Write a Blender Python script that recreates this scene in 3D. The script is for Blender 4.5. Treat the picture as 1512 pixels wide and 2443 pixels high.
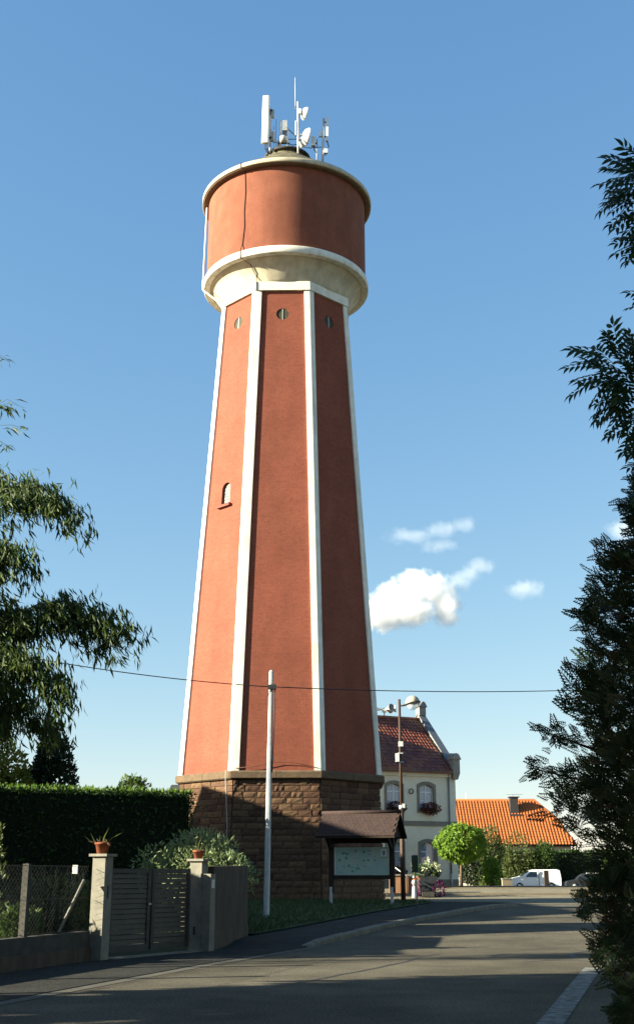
import bpy, bmesh, math, random
import numpy as np
from mathutils import Vector, Matrix
random.seed(7); RNG = np.random.default_rng(11)
rad = math.radians
SC = bpy.context.scene
for o in list(bpy.data.objects): bpy.data.objects.remove(o)
COL = SC.collection

# ------------------------------------------------------------------ camera, sky, sun, exposure
cam = bpy.data.cameras.new('camera'); cam.sensor_fit = 'VERTICAL'; cam.sensor_height = 36; cam.sensor_width = 36
cam.lens = 2800 / 2442 * 36; cam.clip_start = .1; cam.clip_end = 9000
camo = bpy.data.objects.new('camera', cam); COL.objects.link(camo)
camo.location = (0, 0, 1.6); camo.rotation_euler = (rad(90 + 17.17), 0, 0); SC.camera = camo
SUN_EL = rad(19.0); SA = rad(77.5)                     # sun stands to the left, slightly behind the camera
SUNV = Vector((-math.sin(SA) * math.cos(SUN_EL), -math.cos(SA) * math.cos(SUN_EL), math.sin(SUN_EL)))
W = bpy.data.worlds.new('World'); SC.world = W; W.use_nodes = True
wn = W.node_tree.nodes; wl = W.node_tree.links
sky = wn.new('ShaderNodeTexSky'); sky.sky_type = 'NISHITA'; sky.sun_disc = False
sky.sun_elevation = SUN_EL; sky.sun_rotation = math.atan2(SUNV.x, SUNV.y)
sky.altitude = 150; sky.air_density = 1.0; sky.dust_density = .35; sky.ozone_density = 2.2
bg = wn['Background']; bg.inputs['Strength'].default_value = .053
sep = wn.new('ShaderNodeSeparateColor'); cmb = wn.new('ShaderNodeCombineColor'); wl.new(sky.outputs[0], sep.inputs[0])
for ch, (pw_, gain) in enumerate(((.95, .94), (.71, 1.30), (.45, 1.95))):      # a camera-like film response, the same for the whole sky
    a_ = wn.new('ShaderNodeMath'); a_.operation = 'POWER'; a_.inputs[1].default_value = pw_; wl.new(sep.outputs[ch], a_.inputs[0])
    b_ = wn.new('ShaderNodeMath'); b_.operation = 'MULTIPLY'; b_.inputs[1].default_value = gain; wl.new(a_.outputs[0], b_.inputs[0]); wl.new(b_.outputs[0], cmb.inputs[ch])
wl.new(cmb.outputs[0], bg.inputs['Color'])
sl = bpy.data.lights.new('sun', 'SUN'); sl.energy = 4.9; sl.angle = rad(.6); sl.color = (1, .95, .73)
so = bpy.data.objects.new('sun', sl); COL.objects.link(so); so.location = (-60, -14, 40)
so.rotation_euler = SUNV.to_track_quat('Z', 'Y').to_euler()
SC.view_settings.view_transform = 'Standard'; SC.view_settings.look = 'None'
SC.view_settings.gamma = 1; SC.view_settings.use_curve_mapping = False; SC.view_settings.exposure = 2.12
SC.cycles.max_bounces = 6; SC.cycles.transparent_max_bounces = 12; SC.cycles.volume_bounces = 12

# ------------------------------------------------------------------ materials
MATS = {}
def mat(name, c1, c2=None, scale=6, rough=.8, bump=0, bscale=40, metal=0, spec=.3, detail=6, coord='Object', stretch=(1, 1, 1), mix=(.35, .65)):
    if name in MATS: return MATS[name]
    m = bpy.data.materials.new(name); m.use_nodes = True; n = m.node_tree.nodes; l = m.node_tree.links
    b = n['Principled BSDF']; b.inputs['Roughness'].default_value = rough; b.inputs['Metallic'].default_value = metal
    b.inputs['Specular IOR Level'].default_value = spec
    tc = n.new('ShaderNodeTexCoord'); mp = n.new('ShaderNodeMapping'); mp.inputs['Scale'].default_value = stretch
    l.new(tc.outputs[coord], mp.inputs[0])
    if c2 is None: c2 = tuple(x * .82 for x in c1)
    nz = n.new('ShaderNodeTexNoise'); nz.inputs['Scale'].default_value = scale; nz.inputs['Detail'].default_value = detail
    nz.inputs['Roughness'].default_value = .62
    l.new(mp.outputs[0], nz.inputs['Vector'])
    r = n.new('ShaderNodeValToRGB'); r.color_ramp.elements[0].color = (*c1, 1); r.color_ramp.elements[1].color = (*c2, 1)
    r.color_ramp.elements[0].position, r.color_ramp.elements[1].position = mix
    l.new(nz.outputs['Fac'], r.inputs[0]); l.new(r.outputs[0], b.inputs['Base Color'])
    if bump:
        nb = n.new('ShaderNodeTexNoise'); nb.inputs['Scale'].default_value = bscale; nb.inputs['Detail'].default_value = 5
        l.new(mp.outputs[0], nb.inputs['Vector'])
        bp = n.new('ShaderNodeBump'); bp.inputs['Strength'].default_value = bump; bp.inputs['Distance'].default_value = .02
        l.new(nb.outputs['Fac'], bp.inputs['Height']); l.new(bp.outputs[0], b.inputs['Normal'])
    MATS[name] = m; return m
def rnd_tint(m, amount=.35, hue=.01):
    """vary the colour from object to object (stones, tiles)"""
    n = m.node_tree.nodes; l = m.node_tree.links; b = n['Principled BSDF']
    src = b.inputs['Base Color'].links[0].from_socket
    oi = n.new('ShaderNodeObjectInfo'); mr = n.new('ShaderNodeMapRange')
    mr.inputs[3].default_value = 1 - amount; mr.inputs[4].default_value = 1 + amount
    l.new(oi.outputs['Random'], mr.inputs[0])
    hs = n.new('ShaderNodeHueSaturation'); l.new(src, hs.inputs['Color']); l.new(mr.outputs[0], hs.inputs['Value'])
    mh = n.new('ShaderNodeMapRange'); mh.inputs[3].default_value = .5 - hue; mh.inputs[4].default_value = .5 + hue
    l.new(oi.outputs['Random'], mh.inputs[0]); l.new(mh.outputs[0], hs.inputs['Hue'])
    l.new(hs.outputs[0], b.inputs['Base Color']); return m
def speckle(m, scale, lo, hi, a=.40, b=.62, stretch=(1, 1, 1), coord='Object'):
    """multiply fine dark flecks or streaks of dirt into a surface"""
    n = m.node_tree.nodes; l = m.node_tree.links; bs = n['Principled BSDF']; src = bs.inputs['Base Color'].links[0].from_socket
    tc = n.new('ShaderNodeTexCoord'); mp = n.new('ShaderNodeMapping'); mp.inputs['Scale'].default_value = stretch; l.new(tc.outputs[coord], mp.inputs[0])
    nz = n.new('ShaderNodeTexNoise'); nz.inputs['Scale'].default_value = scale; nz.inputs['Detail'].default_value = 4; l.new(mp.outputs[0], nz.inputs['Vector'])
    mr = n.new('ShaderNodeMapRange'); mr.inputs[1].default_value = a; mr.inputs[2].default_value = b; mr.inputs[3].default_value = lo; mr.inputs[4].default_value = hi; l.new(nz.outputs['Fac'], mr.inputs[0])
    hs = n.new('ShaderNodeHueSaturation'); l.new(src, hs.inputs['Color']); l.new(mr.outputs[0], hs.inputs['Value']); l.new(hs.outputs[0], bs.inputs['Base Color']); return m
def leafmat(name, a, b_, trans=.35, rough=.55):
    m = bpy.data.materials.new(name); m.use_nodes = True; n = m.node_tree.nodes; l = m.node_tree.links
    b = n['Principled BSDF']; b.inputs['Roughness'].default_value = rough; b.inputs['Specular IOR Level'].default_value = .3
    g = n.new('ShaderNodeNewGeometry'); r = n.new('ShaderNodeValToRGB')
    r.color_ramp.elements[0].color = (*a, 1); r.color_ramp.elements[1].color = (*b_, 1)
    l.new(g.outputs['Random Per Island'], r.inputs[0]); l.new(r.outputs[0], b.inputs['Base Color'])
    t = n.new('ShaderNodeBsdfTranslucent'); l.new(r.outputs[0], t.inputs['Color'])
    mx = n.new('ShaderNodeMixShader'); mx.inputs[0].default_value = trans
    l.new(b.outputs[0], mx.inputs[1]); l.new(t.outputs[0], mx.inputs[2])
    l.new(mx.outputs[0], n['Material Output'].inputs['Surface'])
    MATS[name] = m; return m
def brickmat(name, c1, c2, mortar, bw=.26, bh=.085, ms=.012, bump=.5):
    m = mat(name, c1, c2, scale=.8, rough=.9, detail=8, coord='UV'); n = m.node_tree.nodes; l = m.node_tree.links; b = n['Principled BSDF']
    src = b.inputs['Base Color'].links[0].from_socket
    tc = n.new('ShaderNodeTexCoord'); br = n.new('ShaderNodeTexBrick'); br.inputs['Scale'].default_value = 1
    br.inputs['Brick Width'].default_value = bw; br.inputs['Row Height'].default_value = bh; br.inputs['Mortar Size'].default_value = ms
    br.inputs['Color1'].default_value = (1, 1, 1, 1); br.inputs['Color2'].default_value = (.86, .86, .86, 1); br.inputs['Mortar'].default_value = (*mortar, 1)
    l.new(tc.outputs['UV'], br.inputs[0])
    mx = n.new('ShaderNodeMixRGB'); mx.blend_type = 'MULTIPLY'; mx.inputs[0].default_value = 1
    l.new(src, mx.inputs[1]); l.new(br.outputs['Color'], mx.inputs[2]); l.new(mx.outputs[0], b.inputs['Base Color'])
    nz = n.new('ShaderNodeTexNoise'); nz.inputs['Scale'].default_value = 30; l.new(tc.outputs['UV'], nz.inputs['Vector'])
    ad = n.new('ShaderNodeMath'); ad.operation = 'MULTIPLY_ADD'; ad.inputs[1].default_value = .6
    inv = n.new('ShaderNodeMath'); inv.operation = 'SUBTRACT'; inv.inputs[0].default_value = 1; l.new(br.outputs['Fac'], inv.inputs[1])
    l.new(nz.outputs['Fac'], ad.inputs[0]); l.new(inv.outputs[0], ad.inputs[2])
    bp = n.new('ShaderNodeBump'); bp.inputs['Strength'].default_value = bump; bp.inputs['Distance'].default_value = .012
    l.new(ad.outputs[0], bp.inputs['Height']); l.new(bp.outputs[0], b.inputs['Normal'])
    return m
def glassmat(name, col, rough=.05):
    m = mat(name, col, tuple(x * .8 for x in col), scale=2, rough=rough, spec=.8); return m

brickmat('red_brick', (.242, .070, .040), (.212, .058, .033), (.84, .82, .82), bump=.22)
mat('red_render', (.232, .078, .044), (.198, .062, .035), scale=1.3, rough=.92, bump=.25, bscale=25)
mat('white_paint', (.74, .71, .62), (.64, .60, .50), scale=2.2, rough=.75, bump=.1, bscale=30)
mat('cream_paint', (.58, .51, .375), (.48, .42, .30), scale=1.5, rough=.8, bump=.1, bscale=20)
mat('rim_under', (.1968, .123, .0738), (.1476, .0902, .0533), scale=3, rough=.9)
mat('mossy_roof', (.1804, .1517, .0902), (.0451, .041, .0262), scale=2.2, rough=.95, bump=.5, bscale=18, stretch=(1, 1, .4))
speckle(MATS['red_brick'], 7, .90, 1.04, .36, .5, coord='UV'); speckle(MATS['red_brick'], .9, .92, 1.05, stretch=(1, .3, 1), coord='UV')
speckle(MATS['red_render'], 1.6, .90, 1.05, stretch=(1, 1, .3)); speckle(MATS['red_render'], 18, .90, 1.05)
speckle(MATS['white_paint'], 3.2, .80, 1.03, .32, .5, stretch=(1, 1, .12)); speckle(MATS['cream_paint'], 2.4, .82, 1.03, stretch=(1, 1, .2))
rnd_tint(mat('sandstone', (.1271, .0672, .0377), (.0779, .041, .0246), scale=5, rough=.95, bump=.9, bscale=16), .32, .012)
mat('mortar', (.20, .145, .10), (.14, .10, .07), scale=8, rough=.95, bump=.4)
mat('coping', (.1394, .0902, .0533), (.0902, .0615, .0369), scale=4, rough=.95, bump=.6, bscale=14)
mat('galvanised', (.50, .50, .49), (.38, .39, .39), scale=9, rough=.55, metal=.15, spec=.4)
mat('dark_metal', (.0451, .0492, .0492), (.0287, .0312, .0328), scale=7, rough=.55, metal=.3)
mat('rust_brown', (.0697, .0369, .023), (.041, .023, .0164), scale=9, rough=.7)
mat('antenna_white', (.78, .78, .74), (.68, .68, .64), scale=4, rough=.5)
mat('antenna_grey', (.42, .43, .42), (.32, .33, .33), scale=4, rough=.55)
mat('cable_black', (.0246, .0246, .0262), rough=.6)
mat('cable_brown', (.1066, .0492, .0328), rough=.8)
mat('oculus_glass', (.0779, .0722, .0451), (.0492, .0476, .0328), scale=7, rough=.7, spec=.1)
mat('glass_block', (.328, .3116, .2542), (.164, .164, .1312), scale=9, rough=.35, bump=.4, bscale=12, mix=(.45, .55))
mat('sill_red', (.1804, .0615, .041), (.1394, .0451, .0328), scale=4, rough=.85)
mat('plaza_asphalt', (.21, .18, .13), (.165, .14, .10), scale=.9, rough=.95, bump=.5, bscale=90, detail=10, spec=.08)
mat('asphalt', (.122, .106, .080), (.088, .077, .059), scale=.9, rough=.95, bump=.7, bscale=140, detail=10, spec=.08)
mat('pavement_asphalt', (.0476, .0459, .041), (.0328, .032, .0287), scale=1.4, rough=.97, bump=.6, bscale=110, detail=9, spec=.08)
speckle(MATS['asphalt'], 26, .66, 1.25, .38, .62); speckle(MATS['asphalt'], .35, .80, 1.12); speckle(MATS['pavement_asphalt'], 22, .7, 1.2); speckle(MATS['plaza_asphalt'], 9, .8, 1.12)
mat('concrete', (.22, .20, .165), (.15, .14, .115), scale=4, rough=.92, bump=.35, bscale=40)
mat('kerb_stone', (.18, .158, .12), (.11, .097, .075), scale=5, rough=.95, bump=.6, bscale=30)
mat('gutter_stone', (.095, .085, .066), (.06, .054, .043), scale=4, rough=.95, bump=.5, bscale=30)
mat('old_concrete', (.0615, .0574, .0492), (.0369, .0353, .0312), scale=4, rough=.95, bump=.5, bscale=30)
mat('rough_render', (.085, .064, .045), (.05, .038, .028), scale=4, rough=.97, bump=1, bscale=26, stretch=(1, 1, .35))
mat('forecourt', (.2132, .1722, .1148), (.164, .1312, .0902), scale=2, rough=.92, bump=.3)
mat('soil', (.0287, .0394, .0148), (.018, .0246, .0098), scale=2.5, rough=1, bump=.8, bscale=20)
mat('turf', (.0287, .0533, .0148), (.041, .0574, .0205), scale=3, rough=1, bump=.8, bscale=30)
mat('road_paint', (.22, .215, .20), (.095, .09, .078), scale=7, rough=.9, mix=(.40, .60), spec=.1)
mat('tar', (.0287, .0279, .0279), rough=.7)
mat('hall_wall', (.74, .69, .56), (.66, .61, .49), scale=1.4, rough=.92, bump=.15, bscale=30)
mat('hall_stone', (.2378, .2132, .1722), (.1886, .1681, .1394), scale=3, rough=.93, bump=.3)
mat('hall_coping', (.2952, .2788, .246), (.2296, .2132, .1886), scale=2.5, rough=.9)
rnd_tint(mat('hall_tile', (.1804, .0451, .018), (.1189, .0279, .0131), scale=5, rough=.5, spec=.5), .38, .012)
mat('orange_tile', (.3444, .1025, .0246), (.2706, .0738, .018), scale=1.6, rough=.75, bump=.2)
mat('hall_frame', (.75, .76, .76), rough=.5)
glassmat('window_pane', (.05, .06, .075))
mat('curtain', (.42, .44, .48), (.34, .36, .40), scale=5, stretch=(4, 4, .3))
mat('zinc', (.1804, .1886, .1968), rough=.5, metal=.4)
mat('dark_wood', (.0287, .018, .0115), (.018, .0115, .0082), scale=5, rough=.85, stretch=(1, 1, .2))
mat('board_tile', (.045, .026, .022), (.03, .017, .015), scale=6, rough=.9, bump=.5)
mat('terracotta', (.2788, .0779, .0328), (.2214, .0615, .0279), scale=5, rough=.85)
mat('gate_slat', (.07, .06, .05), (.05, .044, .038), scale=3, rough=.6, spec=.3)
mat('trunk', (.0984, .0738, .0492), (.0574, .041, .0287), scale=8, rough=.95, bump=.8, bscale=20, stretch=(1, 1, .25))
mat('culm', (.1312, .1394, .0492), (.0902, .0984, .0369), scale=6, rough=.6)
mat('van_white', (.78, .78, .77), (.74, .74, .73), scale=2, rough=.3, spec=.5)
mat('car_dark', (.0246, .0279, .0328), rough=.3, spec=.6)
mat('car_glass', (.0164, .0197, .023), rough=.06, spec=.8)
mat('tyre', (.0164, .0164, .0164), rough=.9)
mat('headlamp', (.7, .72, .72), rough=.1, spec=.8)
mat('lamp_shade', (.41, .3608, .2706), (.3444, .3034, .2296), scale=4, rough=.6)
mat('plastic_white', (.75, .74, .70), rough=.5)
mat('planter_dark', (.0328, .041, .0451), (.023, .0279, .0328), scale=4, rough=.8)
mat('sign_green', (.0164, .0492, .0369), rough=.5)
mat('chimney_slate', (.0451, .041, .041), (.0287, .0271, .0279), scale=7, rough=.85)
mat('dish_white', (.82, .82, .80), rough=.5)
leafmat('thuja_leaf', (.014, .028, .011), (.036, .062, .022), .22)
leafmat('thuja_brown', (.03, .02, .009), (.045, .028, .013), .2)
leafmat('ash_leaf', (.020, .048, .020), (.05, .095, .034), .35, .4)
leafmat('bamboo_leaf', (.0308, .0546, .0158), (.0836, .1188, .0264), .42)
leafmat('hedge_leaf', (.0176, .037, .0088), (.0528, .0968, .0141), .3)
leafmat('silver_leaf', (.10, .15, .06), (.30, .35, .16), .35)
leafmat('hedge_tip', (.088, .1672, .0176), (.1408, .2288, .0264), .45)  # fresh green with the sunlight on the hedge top put into the colour
leafmat('yellow_leaf', (.1144, .132, .0176), (.264, .2464, .0352), .4)
leafmat('dark_leaf', (.0176, .0308, .0123), (.0308, .0484, .0176), .25)
leafmat('mid_leaf', (.0396, .0748, .0176), (.0792, .1232, .0264), .35)
leafmat('globe_leaf', (.088, .1672, .0158), (.176, .2816, .0264), .45)
leafmat('olive_leaf', (.0528, .0792, .022), (.1144, .132, .0352), .35)
leafmat('grass_blade', (.0246, .051, .0123), (.0484, .0748, .022), .3)
leafmat('geranium', (.264, .0106, .0106), (.1408, .0088, .0088), .25)
leafmat('geranium_dull', (.1232, .0132, .0176), (.0704, .0106, .0123), .25)
leafmat('petunia', (.1232, .007, .0748), (.0616, .007, .044), .25)
leafmat('rose_white', (.66, .6688, .44), (.5456, .5808, .352), .3)
leafmat('rose_orange', (.616, .1408, .0176), (.528, .1056, .0176), .3)
leafmat('agave', (.176, .176, .044), (.1144, .1408, .044), .35)
leafmat('dead_leaf', (.264, .1848, .1056), (.1936, .132, .0792), .35)

# ------------------------------------------------------------------ mesh helpers
def tag(o, label=None, cat=None, group=None, kind=None):
    if label: o['label'] = label
    if cat: o['category'] = cat
    if group: o['group'] = group
    if kind: o['kind'] = kind
    return o
WORLDM = {}
def link(o, parent):
    COL.objects.link(o)
    if parent is not None:
        o.parent = parent
        o.matrix_parent_inverse = WORLDM.get(parent.name, Matrix()).inverted()
    WORLDM[o.name] = Matrix.Translation(o.location)
def thing(name, loc, label, cat, group=None):
    o = bpy.data.objects.new(name, None); o.location = loc; o.empty_display_size = .3; link(o, None)
    return tag(o, label, cat, group)
class MB:
    def __init__(s, M=None): s.v = []; s.f = []; s.M = M; s.uvf = {}; s.smooth = set()
    def add(s, vs, fs, smooth=False):
        k = len(s.v)
        for p in vs:
            p = Vector(p); s.v.append(tuple(s.M @ p) if s.M is not None else tuple(p))
        for f in fs:
            if smooth: s.smooth.add(len(s.f))
            s.f.append(tuple(i + k for i in f))
        return s
    def hexa(s, p): return s.add(p, [(3, 2, 1, 0), (4, 5, 6, 7), (0, 1, 5, 4), (1, 2, 6, 5), (2, 3, 7, 6), (3, 0, 4, 7)])
    def box(s, x0, x1, y0, y1, z0, z1):
        return s.hexa([(x0, y0, z0), (x1, y0, z0), (x1, y1, z0), (x0, y1, z0), (x0, y0, z1), (x1, y0, z1), (x1, y1, z1), (x0, y1, z1)])
    def cbox(s, c, d, rz=0, rx=0, ry=0):
        R = Matrix.Rotation(rz, 3, 'Z') @ Matrix.Rotation(ry, 3, 'Y') @ Matrix.Rotation(rx, 3, 'X'); c = Vector(c)
        return s.hexa([c + R @ Vector((a * d[0] / 2, b * d[1] / 2, e * d[2] / 2)) for a, b, e in
                       ((-1, -1, -1), (1, -1, -1), (1, 1, -1), (-1, 1, -1), (-1, -1, 1), (1, -1, 1), (1, 1, 1), (-1, 1, 1))])
    def loft(s, rings, cap=True, smooth=False, closed=True):
        n = len(rings[0]); vs = [p for r in rings for p in r]; fs = []
        for i in range(len(rings) - 1):
            for j in range(n if closed else n - 1):
                a, b = i * n + j, i * n + (j + 1) % n
                fs.append((a, b, b + n, a + n))
        k = len(s.f); s.add(vs, fs, smooth)
        if cap: 
            base = len(s.v) - len(vs)
            s.f.append(tuple(base + j for j in range(n))[::-1]); s.f.append(tuple(base + (len(rings) - 1) * n + j for j in range(n)))
        return s
    def prism(s, poly, a, b):
        """poly of 2-tuples (x,z), extruded in y from a to b"""
        return s.loft([[(x, a, z) for x, z in poly], [(x, b, z) for x, z in poly]])
    def tube(s, path, r, n=8, cap=True, smooth=True):
        path = [Vector(p) for p in path]; rs = r if isinstance(r, (list, tuple)) else [r] * len(path); rings = []
        for i, p in enumerate(path):
            t = (path[min(i + 1, len(path) - 1)] - path[max(i - 1, 0)]).normalized()
            a = t.cross(Vector((0, 0, 1))) if abs(t.z) < .95 else t.cross(Vector((1, 0, 0)))
            a.normalize(); b = t.cross(a)
            rings.append([p + (a * math.cos(2 * math.pi * k / n) + b * math.sin(2 * math.pi * k / n)) * rs[i] for k in range(n)])
        return s.loft(rings, cap, smooth)
    def lathe(s, prof, c=(0, 0, 0), n=48, cap=False, smooth=True, axis=None):
        rings = []; c = Vector(c); Q = Vector((0, 0, 1)).rotation_difference(Vector(axis)).to_matrix() if axis else Matrix.Identity(3)
        for r, z in prof: rings.append([c + Q @ Vector((r * math.cos(2 * math.pi * k / n), r * math.sin(2 * math.pi * k / n), z)) for k in range(n)])
        return s.loft(rings, cap, smooth)
    def build(s, name, m, parent=None, origin=None, label=None, cat=None, group=None, kind=None):
        vs = s.v
        if parent is None:
            a = np.array(vs); o0 = Vector(origin) if origin else Vector(((a[:, 0].min() + a[:, 0].max()) / 2, (a[:, 1].min() + a[:, 1].max()) / 2, a[:, 2].min()))
            vs = [tuple(Vector(p) - o0) for p in vs]
        me = bpy.data.meshes.new(name); me.from_pydata(vs, [], s.f); me.update()
        bm = bmesh.new(); bm.from_mesh(me); bmesh.ops.recalc_face_normals(bm, faces=bm.faces); bm.to_mesh(me); bm.free()
        if s.smooth:
            for i in s.smooth: me.polygons[i].use_smooth = True
        me.materials.append(MATS[m] if isinstance(m, str) else m)
        o = bpy.data.objects.new(name, me)
        if parent is None: o.location = o0
        link(o, parent); tag(o, label, cat, group, kind); return o
def npmesh(name, V, F, m, parent=None, label=None, cat=None, group=None, kind=None):
    """V (N,3), F (K,3) triangles in numpy"""
    me = bpy.data.meshes.new(name); V = np.asarray(V, np.float32); F = np.asarray(F, np.int32)
    o0 = np.zeros(3, np.float32)
    if parent is None: o0 = np.array([(V[:, 0].min() + V[:, 0].max()) / 2, (V[:, 1].min() + V[:, 1].max()) / 2, V[:, 2].min()], np.float32)
    me.vertices.add(len(V)); me.vertices.foreach_set('co', (V - o0).ravel())
    me.loops.add(F.size); me.loops.foreach_set('vertex_index', F.ravel())
    me.polygons.add(len(F)); me.polygons.foreach_set('loop_start', np.arange(0, F.size, 3, dtype=np.int32))
    me.polygons.foreach_set('loop_total', np.full(len(F), 3, np.int32))
    me.update(calc_edges=True); me.validate()
    for k in (m if isinstance(m, (list, tuple)) else [m]): me.materials.append(MATS[k])
    o = bpy.data.objects.new(name, me); o.location = o0.tolist(); link(o, parent); return tag(o, label, cat, group, kind)
def unit(a): return a / (np.linalg.norm(a, axis=-1, keepdims=True) + 1e-9)
def scat(T, P, A, N, S):
    """place template T=(verts,tris) at P with x along A, z along N, scale S -> V,F"""
    tv, tf = T; A = unit(A); B = unit(np.cross(N, A)); C = np.cross(A, B); S = np.asarray(S).reshape(-1, 1, 1) if np.ndim(S) == 1 else np.asarray(S)
    V = P[:, None, :] + S * (tv[None, :, 0:1] * A[:, None, :] + tv[None, :, 1:2] * B[:, None, :] + tv[None, :, 2:3] * C[:, None, :])
    F = tf[None] + (np.arange(len(P)) * len(tv))[:, None, None]
    return V.reshape(-1, 3), F.reshape(-1, 3)
def merge(parts):
    Vs, Fs, k = [], [], 0
    for V, F in parts: Vs.append(V); Fs.append(F + k); k += len(V)
    return np.concatenate(Vs), np.concatenate(Fs)
def rdir(n): return unit(RNG.normal(size=(n, 3)))
def leafT(w=.35, fold=.12, droop=.1):
    v = np.array([(0, 0, 0), (.42, w / 2, fold * w), (1, 0, -droop), (.42, -w / 2, fold * w), (.42, 0, 0)], float)
    return v, np.array([(0, 4, 1), (1, 4, 2), (0, 3, 4), (4, 3, 2)])
LEAF = leafT(.5); LANCE = leafT(.17, .2, .22); OVAL = leafT(.62); BLADE = leafT(.09, .1, .25)
def sst(t): t = max(0, min(1, t)); return t * t * (3 - 2 * t)
def gz(y): return .45 * sst((y - 27) / 18) + .37 * sst((y - 62) / 10) - .5 * sst((y - 84) / 22)
def lerp_tab(tab, y):
    if y <= tab[0][0]: (a, b), (c, d) = tab[0], tab[1]
    elif y >= tab[-1][0]: (a, b), (c, d) = tab[-2], tab[-1]
    else:
        for i in range(len(tab) - 1):
            if tab[i][0] <= y <= tab[i + 1][0]: (a, b), (c, d) = tab[i], tab[i + 1]; break
    return b + (d - b) * (y - a) / (c - a)
def strip(name, ys, fl, fr, fz, m, nx=1, kind='structure', skirt=0):
    b = MB(); vs = []; fs = []
    for y in ys:
        l, r = fl(y), fr(y)
        for k in range(nx + 1): vs.append((l + (r - l) * k / nx, y, fz(y)))
    for i in range(len(ys) - 1):
        for k in range(nx): a = i * (nx + 1) + k; fs.append((a, a + 1, a + nx + 2, a + nx + 1))
    b.add(vs, fs)
    if skirt:
        for i in range(len(ys) - 1):
            for k in (0, nx):
                a = i * (nx + 1) + k; p, q = Vector(vs[a]), Vector(vs[a + nx + 1]); d = Vector((0, 0, -skirt))
                b.add([p, q, q + d, p + d], [(0, 1, 2, 3)])
        for i in (0, len(ys) - 1):
            p, q = Vector(vs[i * (nx + 1)]), Vector(vs[i * (nx + 1) + nx]); d = Vector((0, 0, -skirt)); b.add([p, q, q + d, p + d], [(0, 1, 2, 3)])
    return b.build(name, m, kind=kind, origin=(0, 0, 0))
def frange(a, b, s): return [a + (b - a) * i / max(1, round((b - a) / s)) for i in range(max(1, round((b - a) / s)) + 1)]

# ------------------------------------------------------------------ ground, road, pavement
KERB = [(0, -9.0), (10, -6.1), (16.65, -4.17), (23.45, -2.1), (28.9, -.1), (34.1, 1.7), (37.1, 3.05), (40.4, 4.65), (44.9, 6.6), (46.2, 7.3), (47.1, 7.65), (47.9, 7.65), (48.7, 7.1), (49.3, 5.9), (49.7, 4.2)]
INNER = [(0, -11.7), (10, -8.7), (21, -5.35), (24.4, -4.25), (27.3, -2.55), (30.7, -1.6), (41.8, 2.85), (45, 3.9), (48, 4.5), (49, 4.15), (49.7, 3.6)]
EDGE = [(0, -1.75), (14.4, 2.65), (22.4, 4.9), (30, 7.4), (40, 11.2), (52, 16.5)]
kx = lambda y: lerp_tab(KERB, y); ix = lambda y: lerp_tab(INNER, y); ex = lambda y: lerp_tab(EDGE, y)
ysall = [-80, -40, -20, 0] + frange(10, 125, 1.5) + [140, 180, 260, 420, 900, 1800]
strip('ground', ysall, lambda y: -900, lambda y: 900, lambda y: gz(y) - .06, 'soil', 6)
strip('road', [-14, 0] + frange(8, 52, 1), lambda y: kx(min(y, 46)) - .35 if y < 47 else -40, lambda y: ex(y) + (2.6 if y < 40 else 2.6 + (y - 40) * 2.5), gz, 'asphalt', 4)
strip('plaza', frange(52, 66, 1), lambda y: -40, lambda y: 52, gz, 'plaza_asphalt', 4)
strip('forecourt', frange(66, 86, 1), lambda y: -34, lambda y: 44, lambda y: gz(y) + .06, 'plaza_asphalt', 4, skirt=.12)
for yk, hk in ((65.7, .1), (70.5, .12), (74.0, .12)):
    MB().box(-30, 42, yk, yk + .3, gz(yk) - .1, gz(yk) + hk).build('paving_kerb', 'forecourt', kind='structure')
strip('parking_area', frange(86, 128, 1.5), lambda y: -10, lambda y: 70, lambda y: gz(y) + .01, 'asphalt', 3)
ph = lambda y: gz(y) + .015 + .105 * sst((y - 28.2) / 1.6)
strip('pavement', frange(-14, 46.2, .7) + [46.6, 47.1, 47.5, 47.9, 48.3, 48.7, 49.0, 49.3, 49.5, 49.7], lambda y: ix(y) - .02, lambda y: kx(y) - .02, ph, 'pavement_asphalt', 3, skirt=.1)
strip('gutter', frange(-14, 29, .7), lambda y: kx(y) - .02, lambda y: kx(y) + .26, lambda y: gz(y) + .006, 'gutter_stone', 1)
strip('verge', frange(30.9, 54.5, .6), lambda y: -9.5, lambda y: ix(y) if y < 49 else 4.15 - (y - 49) * .4, lambda y: ph(y) + .03, 'turf', 6)
kerb = tag(bpy.data.objects.new('kerb', None), kind='structure'); link(kerb, None)
pts = [(kx(y), y) for y in frange(28.6, 46.2, .2) + [46.6, 46.9, 47.1, 47.4, 47.65, 47.9, 48.2, 48.45, 48.7, 49, 49.3, 49.5, 49.7]]
acc = [0]
for (a, b), (c, d) in zip(pts, pts[1:]): acc.append(acc[-1] + math.hypot(c - a, d - b))
def along(s):
    i = min(max(np.searchsorted(acc, s) - 1, 0), len(pts) - 2); t = (s - acc[i]) / (acc[i + 1] - acc[i])
    return pts[i][0] + (pts[i + 1][0] - pts[i][0]) * t, pts[i][1] + (pts[i + 1][1] - pts[i][1]) * t
s = 0; step = 1.0
while s + .3 < acc[-1]:
    step = 1.0 if s < 17 else .5
    e = min(s + step - .012, acc[-1]); (x0, y0), (x1, y1) = along(s), along(e); d = Vector((x1 - x0, y1 - y0, 0)).normalized(); nn = Vector((d.y, -d.x, 0))
    b = MB(); rings = []
    jit = random.uniform(-.008, .008)
    for (x, y) in ((x0, y0), (x1, y1)):
        t = ph(y) + .012 + jit; g = gz(y) - .08; p = Vector((x, y, 0))
        rings.append([p + nn * o_ + Vector((0, 0, z)) for o_, z in ((-.17, g), (.03, g), (.02, t - .035), (-.02, t), (-.17, t))])
    b.loft(rings); b.build('kerb_stone', 'kerb_stone', kerb); s += step
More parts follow.
